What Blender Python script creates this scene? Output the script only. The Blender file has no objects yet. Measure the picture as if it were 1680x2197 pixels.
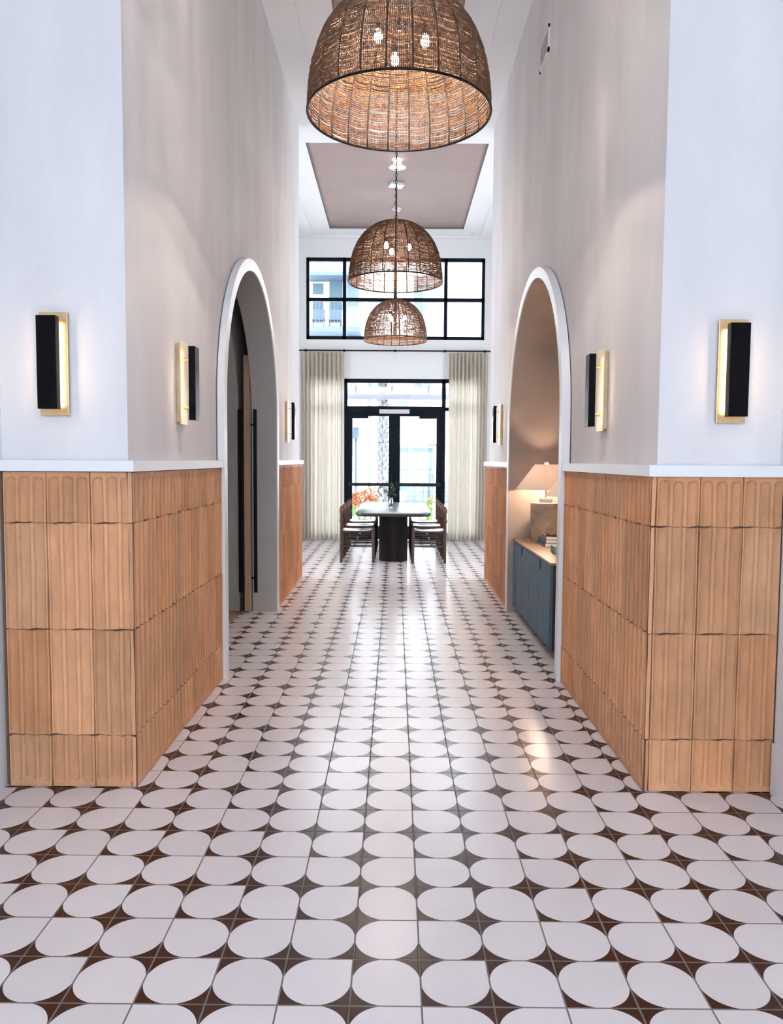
import bpy, bmesh, math, random
import numpy as np
from mathutils import Vector, Matrix
PI = math.pi
rng = random.Random(7)
sc = bpy.context.scene
COL = sc.collection

# ------------------------------------------------------------------ camera
cam_d = bpy.data.cameras.new('camera'); cam = bpy.data.objects.new('camera', cam_d); COL.objects.link(cam)
cam_d.sensor_fit = 'HORIZONTAL'; cam_d.sensor_width = 36.0; cam_d.lens = 1659.8/1680*36
cam_d.clip_end = 300
r_ = Vector((0.99996833, 0.00461273, 0.00648525)); u_ = Vector((-0.00678058, 0.06718691, 0.99771737)); f_ = Vector((-0.00416647, 0.99772974, -0.06721606))
M = Matrix(((r_.x, u_.x, -f_.x), (r_.y, u_.y, -f_.y), (r_.z, u_.z, -f_.z))).to_4x4()
M.translation = Vector((0, 0, 1.5065))
cam.matrix_world = M
sc.camera = cam
# ------------------------------------------------------------------ view, world, large lights
sc.view_settings.view_transform = 'Standard'; sc.view_settings.look = 'None'
sc.view_settings.exposure = 0.38; sc.view_settings.gamma = 1.0; sc.view_settings.use_curve_mapping = False
w = bpy.data.worlds.new('sky'); sc.world = w; w.use_nodes = True
bg = w.node_tree.nodes['Background']; bg.inputs[0].default_value = (0.80, 0.885, 1.0, 1); bg.inputs[1].default_value = 7.0

def area(name, loc, rot, sx, sy, power, color=(1, 1, 1), portal=False):
    l = bpy.data.lights.new(name, 'AREA'); l.shape = 'RECTANGLE'; l.size = sx; l.size_y = sy
    l.energy = power; l.color = color; l.cycles.is_portal = portal
    o = bpy.data.objects.new(name, l); COL.objects.link(o); o.location = loc; o.rotation_euler = rot
    return o
sun_d = bpy.data.lights.new('sun', 'SUN'); sun_d.energy = 20.0; sun_d.angle = 0.03; sun_d.color = (1.0, 0.97, 0.93)
sun = bpy.data.objects.new('sun', sun_d); COL.objects.link(sun); sun.rotation_euler = Vector((0.03, 0.80, -0.85)).to_track_quat('-Z', 'Y').to_euler(); sun.location = (0, 0, 20)
# daylight entering by the entrance windows behind the camera (pointing +Y)
area('entrance_daylight', (0, -2.92, 2.1), (PI/2, 0, 0), 3.2, 3.4, 8, (0.88, 0.93, 1.0))
# added fill lamps, set in unseen side windows to brighten the far dining room
area('dining_fill_left', (-3.42, 10.9, 2.2), (0, -PI/2, 0), 2.6, 1.1, 22, (0.92, 0.96, 1.0))
area('dining_fill_right', (3.42, 10.9, 2.2), (0, PI/2, 0), 2.6, 1.1, 22, (0.92, 0.96, 1.0))
area('sky_portal_upper', (0, 14.62, 4.47), (-PI/2, 0, 0), 3.3, 1.5, 1, portal=True)
area('sky_portal_lower', (0, 14.62, 1.5), (-PI/2, 0, 0), 3.3, 3.0, 1, portal=True)

# ------------------------------------------------------------------ materials
def mat(name, color, rough=0.6, metal=0.0, color2=None, nscale=6.0, stretch=(1, 1, 1), bump=0.0, bscale=60.0, emit=None, estr=0.0, spec=0.5, coat=0.0, coords='Object', trans=0.0):
    m = bpy.data.materials.new(name); m.use_nodes = True; nt = m.node_tree; b = nt.nodes['Principled BSDF']
    b.inputs['Base Color'].default_value = (*color, 1); b.inputs['Roughness'].default_value = rough
    b.inputs['Metallic'].default_value = metal; b.inputs['Specular IOR Level'].default_value = spec
    b.inputs['Coat Weight'].default_value = coat; b.inputs['Transmission Weight'].default_value = trans
    tc = nt.nodes.new('ShaderNodeTexCoord'); mp = nt.nodes.new('ShaderNodeMapping'); mp.inputs['Scale'].default_value = stretch
    nt.links.new(tc.outputs[coords], mp.inputs[0])
    if color2 is not None:
        n = nt.nodes.new('ShaderNodeTexNoise'); n.inputs['Scale'].default_value = nscale; n.inputs['Detail'].default_value = 6; n.inputs['Roughness'].default_value = 0.6
        nt.links.new(mp.outputs[0], n.inputs[0])
        mx = nt.nodes.new('ShaderNodeMix'); mx.data_type = 'RGBA'; mx.inputs[6].default_value = (*color, 1); mx.inputs[7].default_value = (*color2, 1)
        cr = nt.nodes.new('ShaderNodeMapRange'); cr.inputs[1].default_value = 0.35; cr.inputs[2].default_value = 0.65
        nt.links.new(n.outputs[0], cr.inputs[0]); nt.links.new(cr.outputs[0], mx.inputs[0]); nt.links.new(mx.outputs[2], b.inputs['Base Color'])
    if bump > 0:
        n2 = nt.nodes.new('ShaderNodeTexNoise'); n2.inputs['Scale'].default_value = bscale; n2.inputs['Detail'].default_value = 5
        nt.links.new(mp.outputs[0], n2.inputs[0]); bp = nt.nodes.new('ShaderNodeBump'); bp.inputs['Strength'].default_value = bump; bp.inputs['Distance'].default_value = 0.01
        nt.links.new(n2.outputs[0], bp.inputs['Height']); nt.links.new(bp.outputs[0], b.inputs['Normal'])
    if emit is not None:
        b.inputs['Emission Color'].default_value = (*emit, 1); b.inputs['Emission Strength'].default_value = estr
    return m

M_wall = mat('limewash_plaster', (0.78, 0.755, 0.765), 0.75, color2=(0.69, 0.665, 0.68), nscale=2.4, stretch=(1, 1, 0.22), bump=0.12, bscale=14)
M_wallfar = mat('pale_wall_paint', (0.78, 0.79, 0.79), 0.7, bump=0.05)
M_lobby = mat('lobby_wall_paint', (0.80, 0.80, 0.82), 0.7)
M_ceil = mat('ceiling_paint', (0.82, 0.82, 0.83), 0.8)
M_taupe = mat('taupe_ceiling_paint', (0.36, 0.27, 0.255), 0.75, color2=(0.335, 0.25, 0.235), nscale=2)
M_trim = mat('satin_white_trim', (0.80, 0.81, 0.84), 0.38, bump=0.03)
M_soffit = mat('grey_reveal_paint', (0.44, 0.42, 0.40), 0.7, bump=0.05)
M_niche = mat('taupe_limewash', (0.42, 0.34, 0.29), 0.8, color2=(0.36, 0.29, 0.245), nscale=3, bump=0.1, bscale=20)
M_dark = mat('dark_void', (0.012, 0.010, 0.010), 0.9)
M_black = mat('black_metal', (0.005, 0.005, 0.006), 0.35, spec=0.25)
M_blockblk = mat('satin_black_block', (0.003, 0.003, 0.004), 0.22, spec=0.12)
M_frame = mat('black_window_frame', (0.003, 0.006, 0.012), 0.45, spec=0.12)
M_brass = mat('satin_brass', (0.78, 0.56, 0.32), 0.33, metal=1.0, color2=(0.70, 0.50, 0.28), nscale=20, stretch=(1, 1, 0.1))
M_brass2 = mat('aged_brass', (0.52, 0.42, 0.27), 0.4, metal=0.9, color2=(0.42, 0.33, 0.2), nscale=12)
M_led = mat('warm_led_strip', (1, 1, 1), 0.5, emit=(1.0, 0.74, 0.50), estr=8.5)
M_bulb = mat('glowing_bulb', (1, 1, 1), 0.5, emit=(1.0, 0.86, 0.72), estr=760)
M_glow = mat('glowing_diffuser', (1, 1, 1), 0.5, emit=(1.0, 0.98, 0.95), estr=3.0)
M_oak = mat('oak_wood', (0.50, 0.31, 0.19), 0.5, color2=(0.40, 0.24, 0.14), nscale=8, stretch=(6, 6, 0.6), bump=0.05)
M_chairw = mat('dark_oak_chair', (0.105, 0.055, 0.033), 0.5, color2=(0.055, 0.028, 0.017), nscale=14, stretch=(4, 4, 0.8), bump=0.06)
M_leather = mat('black_leather', (0.018, 0.011, 0.010), 0.22, bump=0.15, bscale=90)
M_leatherb = mat('brown_leather', (0.17, 0.055, 0.032), 0.45, bump=0.1, bscale=90)
M_table = mat('dark_stained_table', (0.045, 0.035, 0.032), 0.30, color2=(0.028, 0.020, 0.018), nscale=10, stretch=(6, 0.6, 6), bump=0.03)
M_tbase = mat('black_fluted_wood', (0.010, 0.007, 0.006), 0.45, spec=0.2)
M_cab = mat('blue_grey_stained_wood', (0.075, 0.150, 0.225), 0.55, color2=(0.052, 0.110, 0.170), nscale=16, stretch=(3, 6, 0.35), bump=0.06)
M_cabtop = mat('brown_cabinet_top', (0.40, 0.25, 0.16), 0.4, color2=(0.31, 0.18, 0.11), nscale=10, stretch=(6, 0.7, 1))
M_cabside = mat('dark_cabinet_side', (0.035, 0.024, 0.022), 0.5)
M_stone = mat('travertine_stone', (0.50, 0.41, 0.30), 0.65, color2=(0.31, 0.24, 0.17), nscale=7, bump=0.4, bscale=22)
M_white = mat('white_enamel', (0.82, 0.82, 0.82), 0.4)
M_paper = mat('book_pages', (0.78, 0.72, 0.70), 0.8)
M_bk1 = mat('slate_blue_cover', (0.055, 0.13, 0.18), 0.6)
M_bk2 = mat('teal_cover', (0.10, 0.22, 0.27), 0.6)
M_bk3 = mat('dusty_rose_cover', (0.36, 0.20, 0.18), 0.6)
M_bk4 = mat('dark_woven_tray', (0.12, 0.08, 0.06), 0.7, color2=(0.4, 0.3, 0.24), nscale=40)
M_green = mat('dark_green_leaf', (0.045, 0.11, 0.03), 0.5, color2=(0.10, 0.20, 0.05), nscale=30)
M_dgreen = mat('deep_green_sprig', (0.018, 0.035, 0.028), 0.5)
M_petal = mat('cream_petal', (0.8, 0.78, 0.70), 0.6)
M_woodfl = mat('plank_floor', (0.42, 0.28, 0.18), 0.45, color2=(0.33, 0.21, 0.13), nscale=5, stretch=(5, 0.5, 1))
M_sgreen = mat('sunlit_leaf', (0.12, 0.24, 0.04), 0.6, color2=(0.22, 0.34, 0.08), nscale=12)
M_orange = mat('orange_blossom', (0.70, 0.15, 0.055), 0.6, color2=(0.75, 0.30, 0.17), nscale=20)
M_bwhite = mat('white_siding', (0.86, 0.88, 0.90), 0.8)
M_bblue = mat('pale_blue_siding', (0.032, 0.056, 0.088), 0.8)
M_bdark = mat('blue_grey_metal', (0.010, 0.028, 0.055), 0.6)
M_bglass = mat('pale_window_glass', (0.052, 0.090, 0.108), 0.4, spec=0.2)
M_pool = mat('blue_block_wall', (0.06, 0.095, 0.165), 0.8)
M_palm = mat('palm_bark', (0.036, 0.036, 0.044), 0.9, color2=(0.065, 0.062, 0.070), nscale=6)
M_frond = mat('palm_frond', (0.030, 0.065, 0.034), 0.6)
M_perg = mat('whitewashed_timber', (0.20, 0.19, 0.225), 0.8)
M_pave = mat('pale_paving', (0.62, 0.62, 0.60), 0.9, color2=(0.55, 0.55, 0.54), nscale=2)
M_vent = mat('vent_slots', (0.05, 0.055, 0.065), 0.6)
M_fix = mat('brushed_label_plate', (0.62, 0.60, 0.62), 0.4)

def special_mats():
    # bead wood
    m = mat('wooden_beads', (0.20, 0.10, 0.05), 0.55); nt = m.node_tree; b = nt.nodes['Principled BSDF']
    tc = nt.nodes.new('ShaderNodeTexCoord'); n = nt.nodes.new('ShaderNodeTexNoise'); n.inputs['Scale'].default_value = 42; n.inputs['Detail'].default_value = 2
    mx = nt.nodes.new('ShaderNodeMix'); mx.data_type = 'RGBA'; mx.inputs[6].default_value = (0.052, 0.021, 0.009, 1); mx.inputs[7].default_value = (0.195, 0.078, 0.026, 1)
    r = nt.nodes.new('ShaderNodeMapRange'); r.inputs[1].default_value = 0.34; r.inputs[2].default_value = 0.66
    nt.links.new(tc.outputs['Object'], n.inputs[0]); nt.links.new(n.outputs[0], r.inputs[0]); nt.links.new(r.outputs[0], mx.inputs[0]); nt.links.new(mx.outputs[2], b.inputs['Base Color'])
    # curtain
    c = bpy.data.materials.new('sheer_linen'); c.use_nodes = True; nt = c.node_tree; nt.nodes.clear()
    out = nt.nodes.new('ShaderNodeOutputMaterial'); d = nt.nodes.new('ShaderNodeBsdfDiffuse'); t = nt.nodes.new('ShaderNodeBsdfTranslucent'); mixs = nt.nodes.new('ShaderNodeMixShader')
    d.inputs[0].default_value = (0.66, 0.60, 0.53, 1); t.inputs[0].default_value = (0.74, 0.69, 0.61, 1); mixs.inputs[0].default_value = 0.5
    tc = nt.nodes.new('ShaderNodeTexCoord'); mp = nt.nodes.new('ShaderNodeMapping'); mp.inputs['Scale'].default_value = (160, 160, 22); n = nt.nodes.new('ShaderNodeTexNoise'); n.inputs['Scale'].default_value = 1.0; n.inputs['Detail'].default_value = 3
    nt.links.new(tc.outputs['Object'], mp.inputs[0]); nt.links.new(mp.outputs[0], n.inputs[0])
    mr = nt.nodes.new('ShaderNodeMapRange'); mr.inputs[1].default_value = 0.3; mr.inputs[2].default_value = 0.7; mr.inputs[3].default_value = 0.4; mr.inputs[4].default_value = 0.75
    nt.links.new(n.outputs[0], mr.inputs[0]); nt.links.new(mr.outputs[0], mixs.inputs[0])
    nt.links.new(d.outputs[0], mixs.inputs[1]); nt.links.new(t.outputs[0], mixs.inputs[2]); nt.links.new(mixs.outputs[0], out.inputs[0])
    # thin pane
    g = bpy.data.materials.new('window_glass'); g.use_nodes = True; nt = g.node_tree; nt.nodes.clear()
    out = nt.nodes.new('ShaderNodeOutputMaterial'); a = nt.nodes.new('ShaderNodeBsdfTransparent'); gl = nt.nodes.new('ShaderNodeBsdfGlossy'); gl.inputs['Roughness'].default_value = 0.02
    a.inputs[0].default_value = (0.96, 0.98, 0.99, 1); mixs = nt.nodes.new('ShaderNodeMixShader'); fr = nt.nodes.new('ShaderNodeFresnel'); fr.inputs[0].default_value = 1.45
    nt.links.new(fr.outputs[0], mixs.inputs[0]); nt.links.new(a.outputs[0], mixs.inputs[1]); nt.links.new(gl.outputs[0], mixs.inputs[2]); nt.links.new(mixs.outputs[0], out.inputs[0])
    # lamp shade
    s = bpy.data.materials.new('linen_lamp_shade'); s.use_nodes = True; nt = s.node_tree; nt.nodes.clear()
    out = nt.nodes.new('ShaderNodeOutputMaterial'); d = nt.nodes.new('ShaderNodeBsdfDiffuse'); t = nt.nodes.new('ShaderNodeBsdfTranslucent'); mixs = nt.nodes.new('ShaderNodeMixShader')
    d.inputs[0].default_value = (0.90, 0.86, 0.83, 1); t.inputs[0].default_value = (0.97, 0.90, 0.84, 1); mixs.inputs[0].default_value = 0.62
    nt.links.new(d.outputs[0], mixs.inputs[1]); nt.links.new(t.outputs[0], mixs.inputs[2]); nt.links.new(mixs.outputs[0], out.inputs[0])
    # terracotta with tint attribute
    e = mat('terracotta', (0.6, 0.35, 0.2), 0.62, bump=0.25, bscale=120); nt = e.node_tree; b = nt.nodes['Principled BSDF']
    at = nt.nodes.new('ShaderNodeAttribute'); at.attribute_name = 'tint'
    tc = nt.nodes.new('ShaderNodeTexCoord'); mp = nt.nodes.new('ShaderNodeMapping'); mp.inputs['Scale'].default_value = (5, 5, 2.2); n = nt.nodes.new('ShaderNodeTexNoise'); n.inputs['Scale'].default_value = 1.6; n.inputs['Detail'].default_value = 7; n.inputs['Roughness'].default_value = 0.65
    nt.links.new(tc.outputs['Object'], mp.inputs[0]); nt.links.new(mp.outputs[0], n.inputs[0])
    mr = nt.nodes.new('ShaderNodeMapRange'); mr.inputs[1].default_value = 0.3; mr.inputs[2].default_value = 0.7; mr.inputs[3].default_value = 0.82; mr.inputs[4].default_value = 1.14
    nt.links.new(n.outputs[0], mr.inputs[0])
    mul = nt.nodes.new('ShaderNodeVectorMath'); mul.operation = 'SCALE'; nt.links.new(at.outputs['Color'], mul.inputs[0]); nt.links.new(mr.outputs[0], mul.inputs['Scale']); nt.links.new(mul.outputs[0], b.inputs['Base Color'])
    # clear vase glass
    v = mat('clear_vase_glass', (0.85, 0.92, 0.92), 0.03, trans=1.0)
    return m, c, g, s, e, v
M_bead, M_curtain, M_glass, M_shade, M_terra, M_vase = special_mats()

def floor_material():
    m = bpy.data.materials.new('patterned_cement_tile'); m.use_nodes = True; nt = m.node_tree; b = nt.nodes['Principled BSDF']
    N = nt.nodes; L = nt.links
    def val(x):
        return x
    def math_(op, a, c=None, d=None):
        n = N.new('ShaderNodeMath'); n.operation = op
        for k, x in enumerate((a, c, d)):
            if x is None: continue
            if isinstance(x, (int, float)): n.inputs[k].default_value = x
            else: L.new(x, n.inputs[k])
        return n.outputs[0]
    tc = N.new('ShaderNodeTexCoord'); sp = N.new('ShaderNodeSeparateXYZ'); L.new(tc.outputs['Object'], sp.inputs[0])
    S = 0.2
    u = math_('DIVIDE', math_('SUBTRACT', sp.outputs[0], -0.3160-S*40), S)
    v = math_('DIVIDE', math_('SUBTRACT', sp.outputs[1], 2.0416-S*40), S)
    fu = math_('FRACT', u); fv = math_('FRACT', v)
    iu = math_('MODULO', math_('FLOOR', u), 2.0); iv = math_('MODULO', math_('FLOOR', v), 2.0)
    du = math_('SUBTRACT', fu, 0.5); dv = math_('SUBTRACT', fv, 0.5)
    dist = math_('SQRT', math_('ADD', math_('MULTIPLY', du, du), math_('MULTIPLY', dv, dv)))
    brown = math_('GREATER_THAN', dist, 0.497)
    right = math_('GREATER_THAN', fu, 0.5); top = math_('GREATER_THAN', fv, 0.5)
    # sharp corners: (0,0)->right,top ; (1,0)->right,bottom ; (0,1)->left,top ; (1,1)->right,top
    left = math_('SUBTRACT', 1.0, right); bot = math_('SUBTRACT', 1.0, top)
    niu = math_('SUBTRACT', 1.0, iu); niv = math_('SUBTRACT', 1.0, iv)
    def mul(*a):
        r = a[0]
        for x in a[1:]: r = math_('MULTIPLY', r, x)
        return r
    s1 = mul(niu, niv, right, top); s2 = mul(iu, niv, right, bot); s3 = mul(niu, iv, left, top); s4 = mul(iu, iv, right, top)
    sharp = math_('MINIMUM', math_('ADD', math_('ADD', s1, s2), math_('ADD', s3, s4)), 1.0)
    brown = math_('MULTIPLY', brown, math_('SUBTRACT', 1.0, sharp))
    edge = math_('MINIMUM', math_('MINIMUM', fu, math_('SUBTRACT', 1.0, fu)), math_('MINIMUM', fv, math_('SUBTRACT', 1.0, fv)))
    grout = math_('LESS_THAN', edge, 0.0125)
    # per tile tint
    cb = N.new('ShaderNodeCombineXYZ'); L.new(math_('FLOOR', u), cb.inputs[0]); L.new(math_('FLOOR', v), cb.inputs[1])
    wn = N.new('ShaderNodeTexWhiteNoise'); L.new(cb.outputs[0], wn.inputs[0])
    nz = N.new('ShaderNodeTexNoise'); nz.inputs['Scale'].default_value = 9; nz.inputs['Detail'].default_value = 4; L.new(tc.outputs['Object'], nz.inputs[0])
    tint = math_('ADD', math_('MULTIPLY', wn.outputs[0], 0.07), math_('ADD', 0.90, math_('MULTIPLY', nz.outputs[0], 0.08)))
    mx = N.new('ShaderNodeMix'); mx.data_type = 'RGBA'; mx.inputs[6].default_value = (0.79, 0.728, 0.740, 1); mx.inputs[7].default_value = (0.048, 0.013, 0.008, 1); L.new(brown, mx.inputs[0])
    sc_ = N.new('ShaderNodeVectorMath'); sc_.operation = 'SCALE'; L.new(mx.outputs[2], sc_.inputs[0]); L.new(tint, sc_.inputs['Scale'])
    m2 = N.new('ShaderNodeMix'); m2.data_type = 'RGBA'; m2.inputs[7].default_value = (0.185, 0.158, 0.148, 1); L.new(sc_.outputs[0], m2.inputs[6]); L.new(grout, m2.inputs[0])
    L.new(m2.outputs[2], b.inputs['Base Color'])
    rg = math_('ADD', math_('MULTIPLY', grout, 0.5), math_('ADD', 0.20, math_('MULTIPLY', nz.outputs[0], 0.08)))
    L.new(rg, b.inputs['Roughness'])
    sm = N.new('ShaderNodeMapRange'); sm.inputs[1].default_value = 0.006; sm.inputs[2].default_value = 0.02; L.new(edge, sm.inputs[0])
    bp = N.new('ShaderNodeBump'); bp.inputs['Strength'].default_value = 0.6; bp.inputs['Distance'].default_value = 0.0015; L.new(sm.outputs[0], bp.inputs['Height']); L.new(bp.outputs[0], b.inputs['Normal'])
    b.inputs['Specular IOR Level'].default_value = 0.38
    return m
M_floor = floor_material()

# ------------------------------------------------------------------ mesh helpers
class MB:
    def __init__(s): s.v = []; s.f = []
    def add(s, vs, fs):
        o = len(s.v); s.v += [tuple(p) for p in vs]; s.f += [tuple(i+o for i in f) for f in fs]; return s
    def box(s, x0, x1, y0, y1, z0, z1):
        if x0 > x1: x0, x1 = x1, x0
        if y0 > y1: y0, y1 = y1, y0
        if z0 > z1: z0, z1 = z1, z0
        return s.add([(x0, y0, z0), (x1, y0, z0), (x1, y1, z0), (x0, y1, z0), (x0, y0, z1), (x1, y0, z1), (x1, y1, z1), (x0, y1, z1)],
              [(0, 3, 2, 1), (4, 5, 6, 7), (0, 1, 5, 4), (1, 2, 6, 5), (2, 3, 7, 6), (3, 0, 4, 7)])
    def bbox(s, x0, x1, y0, y1, z0, z1, b=0.004):
        # box with chamfered edges
        bm = bmesh.new(); bmesh.ops.create_cube(bm, size=1)
        bmesh.ops.scale(bm, vec=(x1-x0, y1-y0, z1-z0), verts=bm.verts); bmesh.ops.translate(bm, vec=((x0+x1)/2, (y0+y1)/2, (z0+z1)/2), verts=bm.verts)
        bmesh.ops.bevel(bm, geom=bm.edges[:], offset=b, segments=2, affect='EDGES', profile=0.5)
        s.bm(bm); return s
    def bm(s, bm):
        bm.verts.ensure_lookup_table(); bm.verts.index_update()
        s.add([v.co[:] for v in bm.verts], [[v.index for v in f.verts] for f in bm.faces]); bm.free(); return s
    def tube(s, pts, r, n=10, caps=True):
        pts = [Vector(p) for p in pts]; rs = r if isinstance(r, (list, tuple)) else [r]*len(pts)
        o = len(s.v); t0 = (pts[1]-pts[0]).normalized(); a = t0.orthogonal().normalized()
        for i, p in enumerate(pts):
            t = (pts[min(i+1, len(pts)-1)]-pts[max(i-1, 0)]).normalized()
            a = (a - t*a.dot(t)); a = a.normalized() if a.length > 1e-6 else t.orthogonal().normalized(); b = t.cross(a)
            for k in range(n):
                th = 2*PI*k/n; s.v.append(tuple(p+(a*math.cos(th)+b*math.sin(th))*rs[i]))
        for i in range(len(pts)-1):
            for k in range(n):
                s.f.append((o+i*n+k, o+i*n+(k+1) % n, o+(i+1)*n+(k+1) % n, o+(i+1)*n+k))
        if caps:
            s.f.append(tuple(o+k for k in reversed(range(n)))); e = o+(len(pts)-1)*n; s.f.append(tuple(e+k for k in range(n)))
        return s
    def lathe(s, prof, n=32, c=(0, 0), closed=False):
        o = len(s.v); m = len(prof)
        for (r, z) in prof:
            for k in range(n):
                th = 2*PI*k/n; s.v.append((c[0]+r*math.cos(th), c[1]+r*math.sin(th), z))
        for i in range(m if closed else m-1):
            j = (i+1) % m
            for k in range(n):
                s.f.append((o+i*n+k, o+i*n+(k+1) % n, o+j*n+(k+1) % n, o+j*n+k))
        if not closed:
            if prof[0][0] > 1e-6: s.f.append(tuple(o+k for k in reversed(range(n))))
            if prof[-1][0] > 1e-6: s.f.append(tuple(o+(m-1)*n+k for k in range(n)))
        return s
    def torus(s, R, r, z=0, n=48, k=8, c=(0, 0)):
        return s.lathe([(R+r*math.cos(2*PI*i/k), z+r*math.sin(2*PI*i/k)) for i in range(k)], n, c, closed=True)
    def prism(s, poly, a, b, axis='x'):
        # poly 2D closed outline; extruded along axis a..b. axis x: poly=(y,z); y: (x,z); z: (x,y)
        n = len(poly)
        def P(p, t):
            return {'x': (t, p[0], p[1]), 'y': (p[0], t, p[1]), 'z': (p[0], p[1], t)}[axis]
        vs = [P(p, a) for p in poly]+[P(p, b) for p in poly]
        fs = [tuple(range(n)), tuple(reversed(range(n, 2*n)))]+[(i, i+n, (i+1) % n+n, (i+1) % n) for i in range(n)]
        bm = bmesh.new(); bv = [bm.verts.new(p) for p in vs]
        for f in fs: bm.faces.new([bv[i] for i in f])
        bmesh.ops.recalc_face_normals(bm, faces=bm.faces[:])
        big = [f for f in bm.faces if len(f.verts) > 4]; bmesh.ops.triangulate(bm, faces=big, ngon_method='EAR_CLIP')
        return s.bm(bm)
    def build(s, name, m, parent=None, smooth=False, angle=None, loc=None):
        me = bpy.data.meshes.new(name); me.from_pydata(s.v, [], s.f); me.validate(); me.update()
        if m is not None: me.materials.append(m)
        if smooth:
            me.polygons.foreach_set('use_smooth', [True]*len(me.polygons))
            if angle is not None: me.set_sharp_from_angle(angle=math.radians(angle))
        o = bpy.data.objects.new(name, me); COL.objects.link(o)
        if parent is not None: o.parent = parent
        if loc is not None: o.location = loc
        return o

def tag(o, label=None, cat=None, group=None, kind=None):
    if label: o['label'] = label
    if cat: o['category'] = cat
    if group: o['group'] = group
    if kind: o['kind'] = kind
    return o
def empty(name, loc=(0, 0, 0), rz=0):
    o = bpy.data.objects.new(name, None); COL.objects.link(o); o.location = loc; o.rotation_euler = (0, 0, rz); o.empty_display_size = 0.1
    return o
def struct(o, label=None, cat=None):
    tag(o, label, cat, kind='structure'); return o
KIDS = {}
def children(o): return [c for c in bpy.data.objects if c.parent == o]
def copy_tree(o, parent=None):
    c = o.copy(); COL.objects.link(c); c.parent = parent
    for ch in children(o): copy_tree(ch, c)
    return c

# ------------------------------------------------------------------ dimensions
LX, RX = -1.176, 1.142          # terracotta faces
LW, RW = -1.207, 1.182          # plaster faces above the rail
FY, WY, EY = 3.45, 3.50, 9.75   # tile front, wall front, corridor end
CZ = 5.55
RZ0, RZ1 = 1.447, 1.495
BY = 14.5                        # far wall
LC, LZ, LRI, LRO = 6.45, 1.88, 1.135, 1.225
RC, RZc, RRI, RRO = 6.47, 1.80, 1.175, 1.255

# ------------------------------------------------------------------ floor and ceiling
fl = MB().box(-1.777, 1.76, -3.0, 3.5, -0.05, 0).box(-1.50, 1.76, 3.5, 9.75, -0.05, 0).box(-3.6, 3.6, 9.75, 14.5, -0.05, 0).build('floor', M_floor)
struct(fl, 'patterned floor of pale tiles with dark brown corner stars', 'floor')
wf = MB().box(-4.2, -1.50, 3.5, 9.75, -0.05, -0.001).build('plank_floor', M_woodfl, fl)
ce = MB()
def frame_slab(mb, X0, X1, Y0, Y1, hx0, hx1, hy0, hy1, z0, z1):
    mb.box(X0, hx0, Y0, Y1, z0, z1); mb.box(hx1, X1, Y0, Y1, z0, z1); mb.box(hx0, hx1, Y0, hy0, z0, z1); mb.box(hx0, hx1, hy1, Y1, z0, z1)
frame_slab(ce, -2.0, 2.0, 3.3, 9.75, -0.915, 0.915, 3.9, 9.2, CZ, CZ+0.03)
ce.box(-2.0, 2.0, -3.1, 3.3, CZ, CZ+0.03)
frame_slab(ce, -3.6, 3.6, 9.75, 14.6, -1.515, 1.515, 9.9, 14.39, CZ, CZ+0.03)
frame_slab(ce, -1.0, 1.0, 3.8, 9.3, -0.595, 0.595, 4.3, 8.9, CZ+0.03, CZ+0.075)
frame_slab(ce, -1.6, 1.6, 9.8, 14.5, -1.185, 1.185, 10.27, 14.0, CZ+0.03, CZ+0.075)
ceo = ce.build('ceiling', M_ceil); struct(ceo, 'white ceiling with shallow stepped recesses', 'ceiling')
MB().box(-0.7, 0.7, 4.2, 9.0, CZ+0.075, CZ+0.12).build('ceiling_panel', M_taupe, ceo)
MB().box(-1.3, 1.3, 10.1, 14.2, CZ+0.075, CZ+0.12).build('ceiling_panel', M_taupe, ceo)
M_edgeshade = mat('painted_recess_shade', (0.20, 0.185, 0.18), 0.6)  # grey strips paint the shade on the recess faces around the taupe panels
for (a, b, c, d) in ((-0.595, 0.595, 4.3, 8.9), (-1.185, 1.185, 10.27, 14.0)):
    e = MB(); frame_slab(e, a, b, c, d, a+0.005, b-0.005, c+0.005, d-0.012, CZ+0.036, CZ+0.075); e.build('edge_shade_strip', M_edgeshade, ceo)
MB().box(-3.7, 3.7, -3.1, 14.6, CZ+0.12, CZ+0.2).build('ceiling_slab', M_ceil, ceo)

# ------------------------------------------------------------------ walls with arches
def arch_outline(y0, y1, ztop, c, zc, R, ya=None, n=40):
    pts = [(y0, 0.0), (c-R, 0.0)]
    pts += [(c-R*math.cos(PI*k/n), zc+R*math.sin(PI*k/n)) for k in range(n+1)]
    pts += [(c+R, 0.0), (y1, 0.0), (y1, ztop), (y0, ztop)]
    return pts
lw = MB().prism(arch_outline(WY, EY, CZ, LC, LZ, LRI), LW, -1.40, 'x').build('wall_left', M_wall)
struct(lw, 'left corridor wall of limewashed plaster with arched doorway', 'wall')
MB().box(-1.92, -1.40, WY, WY+.02, 0, CZ).box(-1.92, -1.40, EY-.02, EY, 0, CZ).build('end_plaster', M_wall, lw)
inn = MB().prism(arch_outline(WY+.02, EY-.02, CZ, LC, LZ, LRI), -1.53, -1.92, 'x'); inn.build('inner_wall', M_soffit, lw)
pk = MB(); pk.prism([(WY+.02, 0), (LC-1.30, 0), (LC-1.30, 3.3), (9.2, 3.3), (9.2, 0), (EY-.02, 0), (EY-.02, CZ), (WY+.02, CZ)], -1.40, -1.53, 'x'); pk.build('door_pocket', M_dark, lw)
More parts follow.
